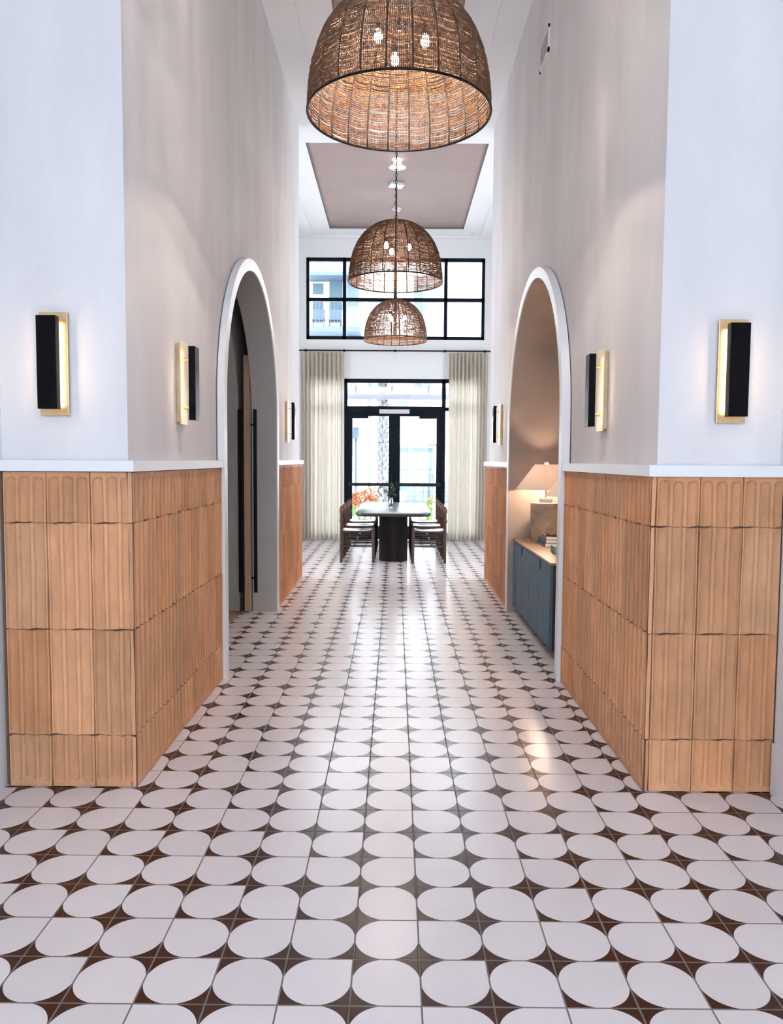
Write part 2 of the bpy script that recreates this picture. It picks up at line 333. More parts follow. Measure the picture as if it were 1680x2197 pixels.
# painted lining of the reveal
def lining(c, zc, R, t, xa, xb, n=48):
    mb = MB(); o = []
    inner = [(c-R+t, 0.0)]+[(c-(R-t)*math.cos(PI*k/n), zc+(R-t)*math.sin(PI*k/n)) for k in range(n+1)]+[(c+R-t, 0.0)]
    outer = [(c-R, 0.0)]+[(c-R*math.cos(PI*k/n), zc+R*math.sin(PI*k/n)) for k in range(n+1)]+[(c+R, 0.0)]
    return inner, outer
def ring(c, zc, Ri, Ro, xa, xb, n=48):
    mb = MB(); vs = []; m = n+3
    def path(R): return [(c-R, 0.0)]+[(c-R*math.cos(PI*k/n), zc+R*math.sin(PI*k/n)) for k in range(n+1)]+[(c+R, 0.0)]
    A, B = path(Ri), path(Ro)
    for x in (xa, xb):
        for P in (A, B): vs += [(x, p[0], p[1]) for p in P]
    fs = []
    for i in range(m-1):
        a0, b0, a1, b1 = i, m+i, 2*m+i, 3*m+i
        fs += [(a0, a0+1, b0+1, b0), (a1, b1, b1+1, a1+1), (a0, a1, a1+1, a0+1), (b0, b0+1, b1+1, b1)]
    fs += [(0, m, 3*m, 2*m), (m-1, 3*m-1, 4*m-1, 2*m-1)]
    bm = bmesh.new(); bv = [bm.verts.new(p) for p in vs]
    for f in fs: bm.faces.new([bv[i] for i in f])
    bmesh.ops.recalc_face_normals(bm, faces=bm.faces[:]); return mb.bm(bm)
ring(LC, LZ, LRI-0.004, LRI+0.002, -1.16, -1.40).build('reveal_lining', M_soffit, lw, True, 40)
t1 = ring(LC, LZ, LRI, LRO, LW+0.01, -1.15).build('trim_1', M_trim, None, True, 40); struct(t1, 'white arched trim around the left doorway', 'trim')
rw = MB().prism(arch_outline(WY, EY, CZ, RC, RZc, RRI), RW, 1.78, 'x').build('wall_right', M_wall)
struct(rw, 'right corridor wall of limewashed plaster with arched niche', 'wall')
ring(RC, RZc, RRI-0.004, RRI+0.002, 1.125, 1.78).build('reveal_lining', M_niche, rw, True, 40)
MB().box(1.78, 1.86, 5.1, 7.85, 0, 3.2).build('niche_back', M_niche, rw)
t2 = ring(RC, RZc, RRI, RRO, RW-0.01, 1.115).build('trim_2', M_trim, None, True, 40); struct(t2, 'white arched trim around the right niche', 'trim')
# room behind the left doorway
sr = MB().box(-4.2, -4.1, 3.5, 9.75, 0, 3.4).box(-4.1, -1.92, 3.4, 3.5, 0, 3.4).box(-4.1, -1.92, 9.75, 9.85, 0, 3.4).box(-4.2, -1.92, 3.4, 9.85, 3.4, 3.5).build('wall_side_room', M_soffit); struct(sr, 'grey walls of the room behind the sliding door', 'wall')
# lobby (around and behind the camera)
lb = MB().box(-1.9, -1.777, -3.0, 3.5, 0, CZ).build('wall_lobby_left', M_lobby); struct(lb, 'pale wall beside the left pier', 'wall')
lb = MB().box(1.735, 1.86, -3.0, 3.5, 0, CZ).build('wall_lobby_right', M_lobby); struct(lb, 'pale wall beside the right pier', 'wall')
bb = MB().box(1.718, 1.735, -2.9, 3.44, 0, 0.235).build('baseboard_right', M_trim); struct(bb, 'tall white baseboard at the right pier', 'baseboard')
eb = MB().box(-1.9, -1.65, -3.1, -3.0, 0, CZ).box(1.65, 1.86, -3.1, -3.0, 0, CZ).box(-1.65, 1.65, -3.1, -3.0, 0, 0.35).box(-1.65, 1.65, -3.1, -3.0, 4.0, CZ).build('wall_back', M_lobby); struct(eb, 'entrance wall with its large window', 'wall')
wb = MB()
for x in (-1.65, -0.55, 0.51, 1.61): wb.box(x, x+0.04, -3.08, -3.02, 0.35, 4.0)
for z in (0.35, 2.2, 3.96): wb.box(-1.65, 1.65, -3.08, -3.02, z, z+0.04)
wbo = wb.build('window_3', M_frame); struct(wbo, 'tall black framed entrance window', 'window')
MB().box(-1.62, 1.62, -3.052, -3.048, 0.37, 3.98).build('pane', M_glass, wbo)

# ------------------------------------------------------------------ chair rails
def rail(mb):
    return mb
lr = MB().prism([(-1.777, 3.415), (-1.155, 3.415), (-1.155, 5.222), (LW-0.01, 5.222), (LW-0.01, 3.52), (-1.777, 3.52)], RZ0, RZ1, 'z').box(LW-0.01, -1.155, 7.675, 9.785, RZ0, RZ1).build('trim_3', M_trim); struct(lr, 'white chair rail above the left terracotta tiles', 'trim')
rr = MB().prism([(1.735, 3.415), (1.120, 3.415), (1.120, 5.213), (RW+0.01, 5.213), (RW+0.01, 3.52), (1.735, 3.52)], RZ0-0.006, RZ1-0.004, 'z').box(1.120, RW+0.01, 7.727, 9.785, RZ0-0.006, RZ1-0.004).build('trim_4', M_trim); struct(rr, 'white chair rail above the right terracotta tiles', 'trim')

# ------------------------------------------------------------------ terracotta wainscot
def wainscot(name, P0, U, N, ranges, parent, seed):
    """P0 corner point, U unit along the wall, N outward normal; ranges = list of (u0,u1) tiles."""
    R = random.Random(seed)
    P0, U, N = Vector(P0), Vector(U), Vector(N)
    courses = [(0.0, 0.242, 'bot'), (0.242, 0.730, 'mid'), (0.730, 1.215, 'mid'), (1.215, 1.446, 'top')]
    fw, gap, mg = 0.050, 0.0135, 0.009; TT = [0.0, 0.03, 0.08, 0.16, 0.30, 0.5, 0.70, 0.84, 0.92, 0.97, 1.0]
    V, F, C = [], [], []
    def prof(r): # r 0 centre ..1 edge
        return -0.0125*(1-min(r, 1)**5.0) if r < 1 else 0.0
    for ti, (u0, u1) in enumerate(ranges):
        us = [u0, u0+0.0012, u0+0.0035]
        fl_ = []
        if u1-u0 > 0.06:
            for k in range(3):
                a = u0+mg+k*(fw+gap); b = a+fw
                if a > u1-0.012: break
                fl_.append((a, b))
                us += [a+(b-a)*t for t in TT if a+(b-a)*t < u1-0.004]
        us += [u1-0.0035, u1-0.0012, u1]
        us = sorted(set(round(x, 5) for x in us))
        for ci, (v0, v1, kind) in enumerate(courses):
            base = np.array([0.640, 0.318, 0.155]); k = R.uniform(0.84, 1.10); h = R.uniform(-0.018, 0.018)
            col = base*k+np.array([0, h, h]); dark = np.array([0.085, 0.042, 0.026])
            off = R.uniform(-0.0015, 0.0015); lean = R.uniform(-0.001, 0.002)
            w0 = [R.uniform(0, 6.28) for _ in range(4)]
            vs = [v0, v0+0.0012, v0+0.0035]
            L_ = v1-v0; arc_r = fw/2
            if kind == 'top':
                vc = v1-0.022-arc_r; vs += [v0+0.05, v0+0.1, vc-0.02]+[vc+arc_r*t for t in (0, .2, .4, .55, .7, .8, .88, .95, 1.0, 1.1)]
            elif kind == 'bot':
                vc = v0+0.025+arc_r; vs += [vc-arc_r*t for t in (1.1, 1.0, .95, .88, .8, .7, .55, .4, .2, 0)]+[vc+0.03, vc+0.08, v1-0.04]
            else:
                vs += [v0+0.012]+[v0+L_*t for t in (.1, .25, .4, .55, .7, .85)]+[v1-0.012]
            vs += [v1-0.0035, v1-0.0012, v1]; vs = sorted(set(round(x, 5) for x in vs))
            o = len(V); nu, nv = len(us), len(vs)
            for v in vs:
                for u in us:
                    eu = min(u-u0, u1-u); ev = min(v-v0, v1-v)
                    d = 0.0
                    if eu < 0.0030 or ev < 0.0030:
                        e = min(eu, ev); d = -0.010 if e < 0.002 else -0.0016
                    else:
                        for a, b in fl_:
                            if a <= u <= b:
                                r = abs(u-(a+b)/2)/(fw/2)
                                if kind == 'top' and v > vc: r = math.hypot(u-(a+b)/2, v-vc)/arc_r
                                if kind == 'bot' and v < vc: r = math.hypot(u-(a+b)/2, v-vc)/arc_r
                                d = prof(r)
                                if kind == 'mid': d *= min(1, 0.35+ev/0.02)
                        d += off+lean*((v-v0)/L_)*2+0.0006*math.sin(u*31+w0[0]+v*9)
                    # wobbly course lines and edges
                    wv = 0.0
                    if 0.001 < v: wv = 0.0022*math.sin(u*33+ci*2.1)+0.0016*math.sin(u*97+ci)
                    if v < 0.01 or v > 1.44: wv = 0
                    uu = u+0.0010*math.sin(v*14+ti*1.7)*(0 if (ti == 0 and u-u0 < 0.01) or (ti == len(ranges)-1 and u1-u < 0.01) else 1)
                    if (ti == 0 and u == us[0]) or (ti == len(ranges)-1 and u == us[-1]): d = max(d, -0.001)
                    V.append(P0+U*uu+N*d+Vector((0, 0, v+wv)))
            for i in range(nv-1):
                for j in range(nu-1):
                    F.append((o+i*nu+j, o+i*nu+j+1, o+(i+1)*nu+j+1, o+(i+1)*nu+j))
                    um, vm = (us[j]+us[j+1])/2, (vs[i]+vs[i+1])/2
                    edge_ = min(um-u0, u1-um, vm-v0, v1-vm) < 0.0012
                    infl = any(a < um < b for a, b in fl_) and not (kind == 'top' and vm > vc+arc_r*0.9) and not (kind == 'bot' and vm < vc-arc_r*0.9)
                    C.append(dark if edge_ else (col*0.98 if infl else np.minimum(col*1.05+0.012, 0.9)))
    flip = U.cross(Vector((0, 0, 1))).dot(N) < 0
    if flip: F = [tuple(reversed(f)) for f in F]
    me = bpy.data.meshes.new(name); me.from_pydata([tuple(p) for p in V], [], F); me.materials.append(M_terra)
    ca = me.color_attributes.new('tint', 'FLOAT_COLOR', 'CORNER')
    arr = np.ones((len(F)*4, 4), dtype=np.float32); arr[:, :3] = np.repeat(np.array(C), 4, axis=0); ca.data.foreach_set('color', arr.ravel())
    me.polygons.foreach_set('use_smooth', [True]*len(me.polygons)); me.set_sharp_from_angle(angle=math.radians(50))
    o = bpy.data.objects.new(name, me); COL.objects.link(o); o.parent = parent
    return o
def seq(a, b, s=0.195):
    out = []; x = a
    while x < b-0.004:
        out.append((x, min(x+s, b))); x += s
    return out
# left: front face (u from outer edge to corner), corridor faces (u along Y)
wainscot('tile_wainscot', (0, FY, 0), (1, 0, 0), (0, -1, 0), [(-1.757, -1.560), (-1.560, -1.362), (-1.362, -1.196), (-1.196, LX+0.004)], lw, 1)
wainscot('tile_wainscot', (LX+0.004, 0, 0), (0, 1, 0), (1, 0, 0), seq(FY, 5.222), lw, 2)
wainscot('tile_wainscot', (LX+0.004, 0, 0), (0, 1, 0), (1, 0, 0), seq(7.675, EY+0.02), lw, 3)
MB().box(-1.777, LX-0.017, FY+0.018, WY+0.02, 0, RZ0).box(LW-0.02, LX-0.017, FY+0.018, 5.222, 0, RZ0).box(LW-0.02, LX-0.017, 7.675, EY+0.019, 0, RZ0).build('tile_backing', mat('mortar', (0.16, 0.10, 0.075), 0.9), lw)
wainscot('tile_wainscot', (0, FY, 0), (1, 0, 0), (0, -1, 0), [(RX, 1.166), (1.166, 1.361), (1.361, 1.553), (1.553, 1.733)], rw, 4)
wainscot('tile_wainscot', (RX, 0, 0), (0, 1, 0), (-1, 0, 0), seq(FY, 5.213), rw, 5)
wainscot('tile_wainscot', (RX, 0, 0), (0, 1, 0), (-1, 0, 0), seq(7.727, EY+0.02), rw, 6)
MB().box(RX+0.018, 1.733, FY+0.018, WY+0.02, 0, RZ0).box(RX+0.018, RW+0.02, FY+0.018, 5.213, 0, RZ0).box(RX+0.018, RW+0.02, 7.727, EY+0.019, 0, RZ0).build('tile_backing', bpy.data.materials['mortar'], rw)

# ------------------------------------------------------------------ far room
fw_ = MB()
def wall_with_holes(mb, x0, x1, z0, z1, y0, y1, holes):
    xs = sorted(set([x0, x1]+[h[0] for h in holes]+[h[1] for h in holes])); zs = sorted(set([z0, z1]+[h[2] for h in holes]+[h[3] for h in holes]))
    for i in range(len(xs)-1):
        for j in range(len(zs)-1):
            cx, cz = (xs[i]+xs[i+1])/2, (zs[j]+zs[j+1])/2
            if any(h[0] < cx < h[1] and h[2] < cz < h[3] for h in holes): continue
            mb.box(xs[i], xs[i+1], y0, y1, zs[j], zs[j+1])
H1 = (-1.66, 1.635, 3.725, 5.215); H2 = (-1.62, 1.62, 0.08, 3.01); H3 = (-0.965, 0.937, 0.0, 0.08)
wall_with_holes(fw_, -3.6, 3.6, 0, CZ, BY, BY+0.18, [H1, H2, H3])
fwo = fw_.build('wall_far', M_wallfar); struct(fwo, 'far wall with glazed doors and transom window', 'wall')
for sx in (-1, 1):
    sw = MB(); a, b = (3.5, 3.6) if sx > 0 else (-3.6, -3.5)
    sw.box(a, b, 9.75, 10.3, 0, CZ).box(a, b, 11.5, BY, 0, CZ).box(a, b, 10.3, 11.5, 0, 0.8).box(a, b, 10.3, 11.5, 3.6, CZ)
    o = sw.build('wall_dining_left' if sx < 0 else 'wall_dining_right', M_wallfar); struct(o, 'side wall of the dining room', 'wall')
    sf = MB()  # unseen side windows, added to let more light into the room
    for y in (10.3, 11.46): sf.box(a+.03, b-.03, y, y+0.04, 0.8, 3.6)
    for z in (0.8, 2.4, 3.56): sf.box(a+.03, b-.03, 10.3, 11.5, z, z+.04)
    o = sf.build('window_added_left' if sx < 0 else 'window_added_right', M_frame); struct(o, 'tall side window added to brighten the dining room', 'window')
cw = MB().box(-3.6, -1.92, 9.65, 9.75, 0, CZ).box(1.78, 3.6, 9.65, 9.75, 0, CZ).build('wall_dining_front', M_wallfar); struct(cw, 'dining room wall beside the corridor', 'wall')

# upper window
wu = MB(); x0, x1, z0, z1 = H1; y0, y1 = BY+0.02, BY+0.09
wu.box(x0, x1, y0, y1, z1-0.065, z1).box(x0, x1, y0, y1, z0, z0+0.065).box(x0, x0+0.055, y0, y1, z0, z1).box(x1-0.055, x1, y0, y1, z0, z1)
for x in (-0.955, -0.015, 0.917): wu.box(x-0.032, x+0.032, y0, y1, z0, z1)
wu.box(x0, x1, y0, y1, 4.425, 4.492)
wuo = wu.build('window_1', M_frame); struct(wuo, 'wide black transom window with eight panes', 'window')
xs = [x0+0.055, -0.987, -0.923, -0.047, 0.017, 0.885, 0.949, x1-0.055]
for i in range(4):
    for (za, zb) in ((z0+0.065, 4.425), (4.492, z1-0.065)):
        MB().box(xs[2*i], xs[2*i+1], BY+0.052, BY+0.058, za, zb).build('pane', M_glass, wuo)
# door wall
dw = MB(); y0, y1 = BY+0.02, BY+0.10
dw.box(-1.62, 1.62, y0, y1, 2.935, 3.01)
for (a, b) in ((-0.965, -0.896), (0.866, 0.937), (-1.62, -1.57), (1.57, 1.62)): dw.box(a, b, y0, y1, 0.0 if abs(a) < 1 else 0.08, 3.01)
dw.box(-0.90, 0.872, y0, y1, 2.412, 2.505)
for (a, b) in ((-1.57, -0.965), (0.937, 1.57)):
    dw.box(a, b, y0, y1, 0.08, 0.14).box(a, b, y0, y1, 2.425, 2.49)
dwo = dw.build('window_2', M_frame); struct(dwo, 'black framed transom and sidelights around the doors', 'window')
MB().box(-0.90, 0.872, BY+0.055, BY+0.061, 2.505, 2.935).build('pane', M_glass, dwo)
for (a, b) in ((-1.57, -0.965), (0.937, 1.57)):
    MB().box(a, b, BY+0.055, BY+0.061, 0.14, 2.425).build('pane', M_glass, dwo)
    MB().box(a, b, BY+0.055, BY+0.061, 2.49, 2.935).build('pane', M_glass, dwo)
door = empty('door_1', (-0.015, BY+0.03, 0)); struct(door, 'pair of black framed glass doors onto the courtyard', 'door')
for s in (-1, 1):
    # leaf from x=0.005 to 0.87 (local, mirrored)
    a, b = (0.001, 0.886) if s > 0 else (-0.886, -0.001)
    st_in, st_out = 0.105, 0.100
    lf = MB()
    ia, ib = (a+st_in, b-st_out) if s > 0 else (a+st_out, b-st_in)
    lf.box(a, ia, 0, 0.05, 0.01, 2.42).box(ib, b, 0, 0.05, 0.01, 2.42).box(ia, ib, 0, 0.05, 2.32, 2.42).box(ia, ib, 0, 0.05, 0.01, 0.26)
    leaf = lf.build('door_leaf', M_frame, door)
    if s > 0: MB().box(-0.018, 0.018, -0.012, 0.0, 0.01, 2.42).build('astragal', M_frame, leaf)
    MB().box(ia, ib, 0.022, 0.028, 0.26, 2.32).build('pane', M_glass, leaf)
    MB().box(a+0.02, b-0.02, -0.075, -0.02, 1.015, 1.075).box(a+0.02, a+0.07, -0.03, 0.0, 1.0, 1.09).box(b-0.07, b-0.02, -0.03, 0.0, 1.0, 1.09).build('push_bar', M_black, leaf)
    hx = 0.045*s
    MB().box(hx-0.012, hx+0.012, -0.06, -0.035, 1.06, 1.22).box(hx-0.01, hx+0.01, -0.04, 0, 1.08, 1.10).box(hx-0.01, hx+0.01, -0.04, 0, 1.18, 1.20).build('handle', M_black, leaf)
    cx = 0.63*s if s > 0 else -0.66
    MB().box(cx-0.17, cx+0.17, -0.06, 0.0, 2.275, 2.345).tube([(cx-0.1*s, -0.03, 2.36), (cx-0.26*s, -0.09, 2.40), (cx-0.40*s, -0.02, 2.42)], 0.012, 6).build('door_closer', M_frame, leaf)
sg = MB().bbox(-0.30, 0.265, BY-0.02, BY+0.02, 2.365, 2.445, 0.006).build('door_sensor', M_fix); tag(sg, 'flat pale grey bar mounted on the head above the glass doors', 'door sensor')

# curtains
def curtain(name, x0, x1, label, seed):
    R = random.Random(seed); n = 220; nz = 36; zt, zb = 3.475, 0.035
    offs = [R.uniform(0, 6.28) for _ in range(3)]; V = []; F = []
    nf = 10
    for k in range(nz+1):
        t = k/nz; z = zt+(zb-zt)*t
        for i in range(n+1):
            s = i/n; ph = s*nf*2*PI
            pinch = math.exp(-t*14)
            amp = 0.048+0.014*math.sin(s*11+offs[0]) + 0.010*t
            y = amp*math.sin(ph+0.5*math.sin(s*9+offs[1])+0.35*t*math.sin(s*17+offs[2]))
            y += 0.014*math.sin(2.3*ph+offs[1]+t*1.5)*(1-pinch)
            y = y*(1-pinch)+pinch*0.042*math.copysign(abs(math.sin(ph))**0.4, math.sin(ph))
            x = x0+(x1-x0)*s+0.012*math.cos(ph)*0.6+0.01*t*math.sin(s*7+offs[0])
            V.append((x, BY-0.13+y, z+(0.008*math.sin(ph) if k == nz else 0)))
    m = n+1
    for k in range(nz):
        for i in range(n): F.append((k*m+i, (k+1)*m+i, (k+1)*m+i+1, k*m+i+1))
    o = MB().add(V, F).build(name, M_curtain, None, True); tag(o, label, 'curtain', 'sheer curtains beside the glass doors'); return o
curtain('curtain', -1.755, -0.955, 'sheer pleated linen curtain hanging left of the glass doors', 3)
curtain('curtain', 0.975, 1.69, 'sheer pleated linen curtain hanging right of the glass doors', 5)
rod = empty('curtain_rod', (0, BY-0.13, 3.505)); tag(rod, 'long thin black curtain rod above the glass doors', 'curtain rod')
MB().tube([(-1.79, 0, 0), (1.74, 0, 0)], 0.014, 10).build('rod', M_black, rod, True, 40)
for x in (-1.66, -0.95, -0.01, 0.90, 1.64):
    MB().tube([(x, 0.13, 0), (x, 0, 0)], 0.011, 8).lathe([(0, -0.026), (0.018, -0.018), (0.027, 0), (0.018, 0.018), (0, 0.026)], 12, (x, 0)).build('bracket', M_black, rod, True, 40)

# ------------------------------------------------------------------ sliding door in the left doorway
sd = empty('door_2', (-1.437, 7.50, 0)); struct(sd, 'grey sliding door with oak edge part drawn from its pocket', 'door')
MB().box(-0.026, 0.026, 0.012, 1.5, 0.012, 2.50).build('door_panel', M_soffit, sd)
MB().bbox(-0.027, 0.027, 0.0, 0.014, 0.012, 2.50, 0.002).build('door_edge', M_oak, sd)
for s in (-1, 1):
    hx = -0.080 if s < 0 else 0.070
    MB().box(hx-0.016, hx+0.016, 0.06, 0.085, 0.19, 1.99).box(min(hx, 0.02*s), max(hx, 0.02*s), 0.065, 0.08, 0.325, 0.345).box(min(hx, 0.02*s), max(hx, 0.02*s), 0.065, 0.08, 1.83, 1.85).build('handle', M_black, sd)

# ------------------------------------------------------------------ sconces
def make_sconce():
    """local: wall plane y=0, sconce projects toward -y"""
    r = empty('wall_sconce')
    MB().bbox(-0.056, 0.056, -0.022, 0.0, -0.215, 0.215, 0.002).build('back_box', M_brass2, r)
    MB().bbox(-0.064, 0.064, -0.030, -0.0225, -0.2275, 0.2275, 0.0015).build('face_plate', M_brass, r)
    for z in (-0.135, 0.135):
        MB().tube([(0, -0.030, z), (0, -0.066, z)], 0.007, 10).build('standoff', M_brass, r, True, 40)
    b = MB().bbox(-0.043, 0.043, -0.104, -0.066, -0.202, 0.202, 0.0012).build('front_block', M_blockblk, r)
    MB().box(-0.030, 0.030, -0.0655, -0.0640, -0.185, 0.185).build('light_strip', M_led, b)
    return r
proto = make_sconce()
W_ = -PI/2
spots = [((-1.521, WY, 1.922), 0, 'brass and black wall sconce on the front face of the left pier'),
         ((1.492, WY, 1.907), 0, 'brass and black wall sconce on the front face of the right pier'),
         ((LW, 4.34, 1.922), PI/2, 'brass and black wall sconce on the left wall just before the arched doorway'),
         ((RW, 4.40, 1.902), -PI/2, 'brass and black wall sconce on the right wall just before the arched niche'),
         ((LW, 8.57, 1.925), PI/2, 'small distant wall sconce on the left wall beyond the arched doorway'),
         ((RW, 8.62, 1.905), -PI/2, 'small distant wall sconce on the right wall beyond the arched niche')]
for i, (p, a, lab) in enumerate(spots):
    o = proto if i == 0 else copy_tree(proto)
    o.location = p; o.rotation_euler = (0, 0, a); tag(o, lab, 'wall light', 'brass and black wall sconces')

# ------------------------------------------------------------------ pendants
ICO = bmesh.new(); bmesh.ops.create_icosphere(ICO, subdivisions=1, radius=1.0); ICO.verts.index_update()
IV = np.array([v.co[:] for v in ICO.verts]); IF = np.array([[v.index for v in f.verts] for f in ICO.faces]); ICO.free()
R0, H0, NE = 0.475, 0.605, 2.3
def rz(t):  # t 0..1 along the profile angle
    a = t*PI/2; c, s = max(math.cos(a), 0), max(math.sin(a), 0)
    return R0*c**(2/NE), H0*s**(2/NE)
prof = [rz(k/400) for k in range(401)]; arc = [0.0]
for k in range(400): arc.append(arc[-1]+math.hypot(prof[k+1][0]-prof[k][0], prof[k+1][1]-prof[k][1]))
def at_arc(s):
    import bisect
    i = min(max(bisect.bisect_left(arc, s), 1), 400); t = (s-arc[i-1])/(arc[i]-arc[i-1]+1e-9)
    return prof[i-1][0]+(prof[i][0]-prof[i-1][0])*t, prof[i-1][1]+(prof[i][1]-prof[i-1][1])*t
def make_pendant():
    r = empty('beaded_pendant_lamp')
    NR = 24; R = random.Random(11)
    MB().torus(R0+0.002, 0.0065, 0, 72, 8).build('rim_ring', M_black, r, True)
    MB().torus(0.075, 0.005, H0-0.006, 32, 8).lathe([(0.0, H0-0.01), (0.06, H0-0.012), (0.075, H0-0.004), (0.03, H0+0.006), (0.014, H0+0.03), (0, H0+0.03)], 24).build('top_cap', M_black, r, True, 40)
    for k in range(NR):
        th = 2*PI*(k+0.5)/NR; pts = []
        for q in range(0, 401, 16):
            rr_, zz = prof[q]
            if rr_ < 0.07: break
            pts.append(((rr_-0.0022)*math.cos(th), (rr_-0.0022)*math.sin(th), zz))
        pts.append((0.07*math.cos(th), 0.07*math.sin(th), H0-0.006))
        MB().tube(pts, 0.0044, 8).build('rib', M_black, r, True)
    for k in range(NR):
        t0 = 2*PI*(k+0.5)/NR; t1_ = t0+2*PI/NR; cen = []; tl = []
        s = 0.010; sagb = R.uniform(0.006, 0.014)
        while True:
            rr_, zz = at_arc(s)
            if rr_ < 0.08 or s > arc[-1]-0.01: break
            chord = rr_*(2*PI/NR); n = max(2, int(chord/0.0089))
            sag = min(0.020, max(0.003, sagb+R.gauss(0, 0.0022)))*min(1, rr_/0.3); bul = R.uniform(-0.004, 0.003)
            for i in range(n):
                f = (i+0.5)/n; th = t0+(t1_-t0)*f; q = 4*f*(1-f)
                rb, zb = at_arc(max(0.006, s-sag*q*0.8)); rb += bul*q-0.0012*math.sin(PI*f)
                cen.append((rb*math.cos(th), rb*math.sin(th), zb+R.uniform(-0.0006, 0.0006))); tl.append(R.uniform(0.9, 1.08))
            sagb += R.gauss(0, 0.0012); sagb = min(max(sagb, 0.004), 0.017)
            s += R.choice([0.0088, 0.0091, 0.0093, 0.0095, 0.0098, 0.0102, 0.0106, 0.0136])
        cen = np.array(cen); tl = np.array(tl)
        vs = cen[:, None, :]+IV[None]*np.array([0.0050, 0.0050, 0.0056])*tl[:, None, None]
        fs = IF[None]+(np.arange(len(cen))*len(IV))[:, None, None]
        me = bpy.data.meshes.new('bead_panel'); nv = len(cen)*len(IV); nf = len(cen)*len(IF)
        me.vertices.add(nv); me.vertices.foreach_set('co', vs.reshape(-1)); me.loops.add(nf*3); me.loops.foreach_set('vertex_index', fs.reshape(-1).astype(np.int32))
        me.polygons.add(nf); me.polygons.foreach_set('loop_start', np.arange(nf, dtype=np.int32)*3); me.polygons.foreach_set('use_smooth', np.ones(nf, dtype=bool))
        me.update(calc_edges=True); me.materials.append(M_bead)
        o = bpy.data.objects.new('bead_panel', me); COL.objects.link(o); o.parent = r
    # lamp cluster
    st = MB().tube([(0, 0, H0+0.02), (0, 0, 0.42)], 0.009, 10)
    for k in range(3):
        th = 2*PI*k/3-0.35; st.tube([(0, 0, 0.44), (0.09*math.cos(th), 0.09*math.sin(th), 0.44), (0.135*math.cos(th), 0.135*math.sin(th), 0.41)], 0.006, 8)
    stem = st.build('lamp_cluster', M_black, r, True, 40)
    for k in range(3):
        th = 2*PI*k/3-0.35; x, y = 0.14*math.cos(th), 0.14*math.sin(th)
        MB().lathe([(0, 0.42), (0.016, 0.42), (0.018, 0.375), (0, 0.375)], 14, (x, y)).build('socket', M_black, stem, True, 40)
        MB().lathe([(0.008, 0.378), (0.012, 0.37), (0.020, 0.352), (0.022, 0.338), (0.018, 0.322), (0.009, 0.314), (0, 0.313)], 18, (x, y)).build('bulb', M_bulb, stem, True)
    # chain and canopy (ceiling soffit is at world CZ+0.075; rim at 3.306)
    top = CZ+0.075-3.306
    MB().bbox(-0.105, 0.105, -0.085, 0.085, top-0.045, top, 0.012).build('ceiling_canopy', M_white, r, True, 40)
    ch = MB(); z = H0+0.03; k = 0
    while z < top-0.05:
        pts = []
        for i in range(13):
            a = 2*PI*i/12; x = 0.0105*math.cos(a); zz = 0.0205*math.sin(a)
            pts.append((x, 0, z+0.018+zz) if k % 2 == 0 else (0, x, z+0.018+zz))
        ch.tube(pts, 0.0031, 6, False); z += 0.0345; k += 1
    ch.tube([(0.012, 0, H0+0.02), (0.006, 0.006, H0+0.5), (0.006, -0.006, H0+1.0), (0, 0, top-0.04)], 0.002, 6)
    ch.build('chain', M_black, r, True)
    return r
pp = make_pendant()
for i, (y, lab) in enumerate([(4.17, 'large nearest dome pendant of brown wooden beads, cut by the top of the photo'), (8.01, 'middle brown beaded dome pendant hung on a black chain'), (11.86, 'farthest and smallest beaded dome pendant, above the dining table')]):
    o = pp if i == 0 else copy_tree(pp)
    o.location = (0.008 if i == 0 else -0.008, y, 3.306); o.rotation_euler = (0, 0, 0.0 if i == 0 else 0.13*i); tag(o, lab, 'pendant lamp', 'beaded pendant lamps')

# ------------------------------------------------------------------ ceiling fittings
ct = CZ+0.075
cf = empty('ceiling_light', (0.006, 10.9, ct)); tag(cf, 'small glowing bell-shaped ceiling light on the brown panel', 'ceiling light')
MB().lathe([(0, 0), (0.075, 0), (0.078, -0.012), (0.05, -0.02), (0, -0.02)], 32).build('ceiling_plate', M_white, cf, True, 40)
MB().lathe([(0.045, -0.018), (0.05, -0.05), (0.062, -0.085), (0.085, -0.105), (0, -0.108)], 32).build('diffuser', M_glow, cf, True)
MB().lathe([(0.080, -0.100), (0.118, -0.112), (0.120, -0.120), (0.080, -0.110)], 40, closed=True).build('rim', M_white, cf, True)
sm = empty('smoke_detector', (0.0, 13.0, ct)); tag(sm, 'small round white smoke detector at the far end of the brown ceiling panel', 'smoke detector')
MB().lathe([(0, 0), (0.072, 0), (0.074, -0.014), (0.066, -0.022), (0, -0.022)], 32).build('base', M_white, sm, True, 40)
MB().lathe([(0.050, -0.022), (0.052, -0.04), (0.040, -0.05), (0, -0.052)], 32).build('cover', M_white, sm, True, 40)
for x, lab in ((-1.40, 'tiny white sprinkler head at the far left of the ceiling recess'), (1.38, 'tiny white sprinkler head at the far right of the ceiling recess')):
    o = MB().lathe([(0, 0), (0.045, 0), (0.045, -0.006), (0.02, -0.012), (0.016, -0.03), (0.028, -0.034), (0, -0.038)], 20).build('sprinkler_head', M_white, None, True, 40, (x, 14.25, CZ+0.03)); tag(o, lab, 'sprinkler', 'ceiling sprinklers')
vt = empty('wall_vent', (RW, 6.45, 4.80)); tag(vt, 'small louvred air vent high on the right wall', 'air vent')
MB().box(-0.012, 0, -0.19, 0.19, -0.10, -0.075).box(-0.012, 0, -0.19, 0.19, 0.075, 0.10).box(-0.012, 0, -0.19, -0.16, -0.10, 0.10).box(-0.012, 0, 0.16, 0.19, -0.10, 0.10).build('frame', M_white, vt)
MB().box(-0.003, 0.0, -0.16, 0.16, -0.075, 0.075).build('backing', M_vent, vt)
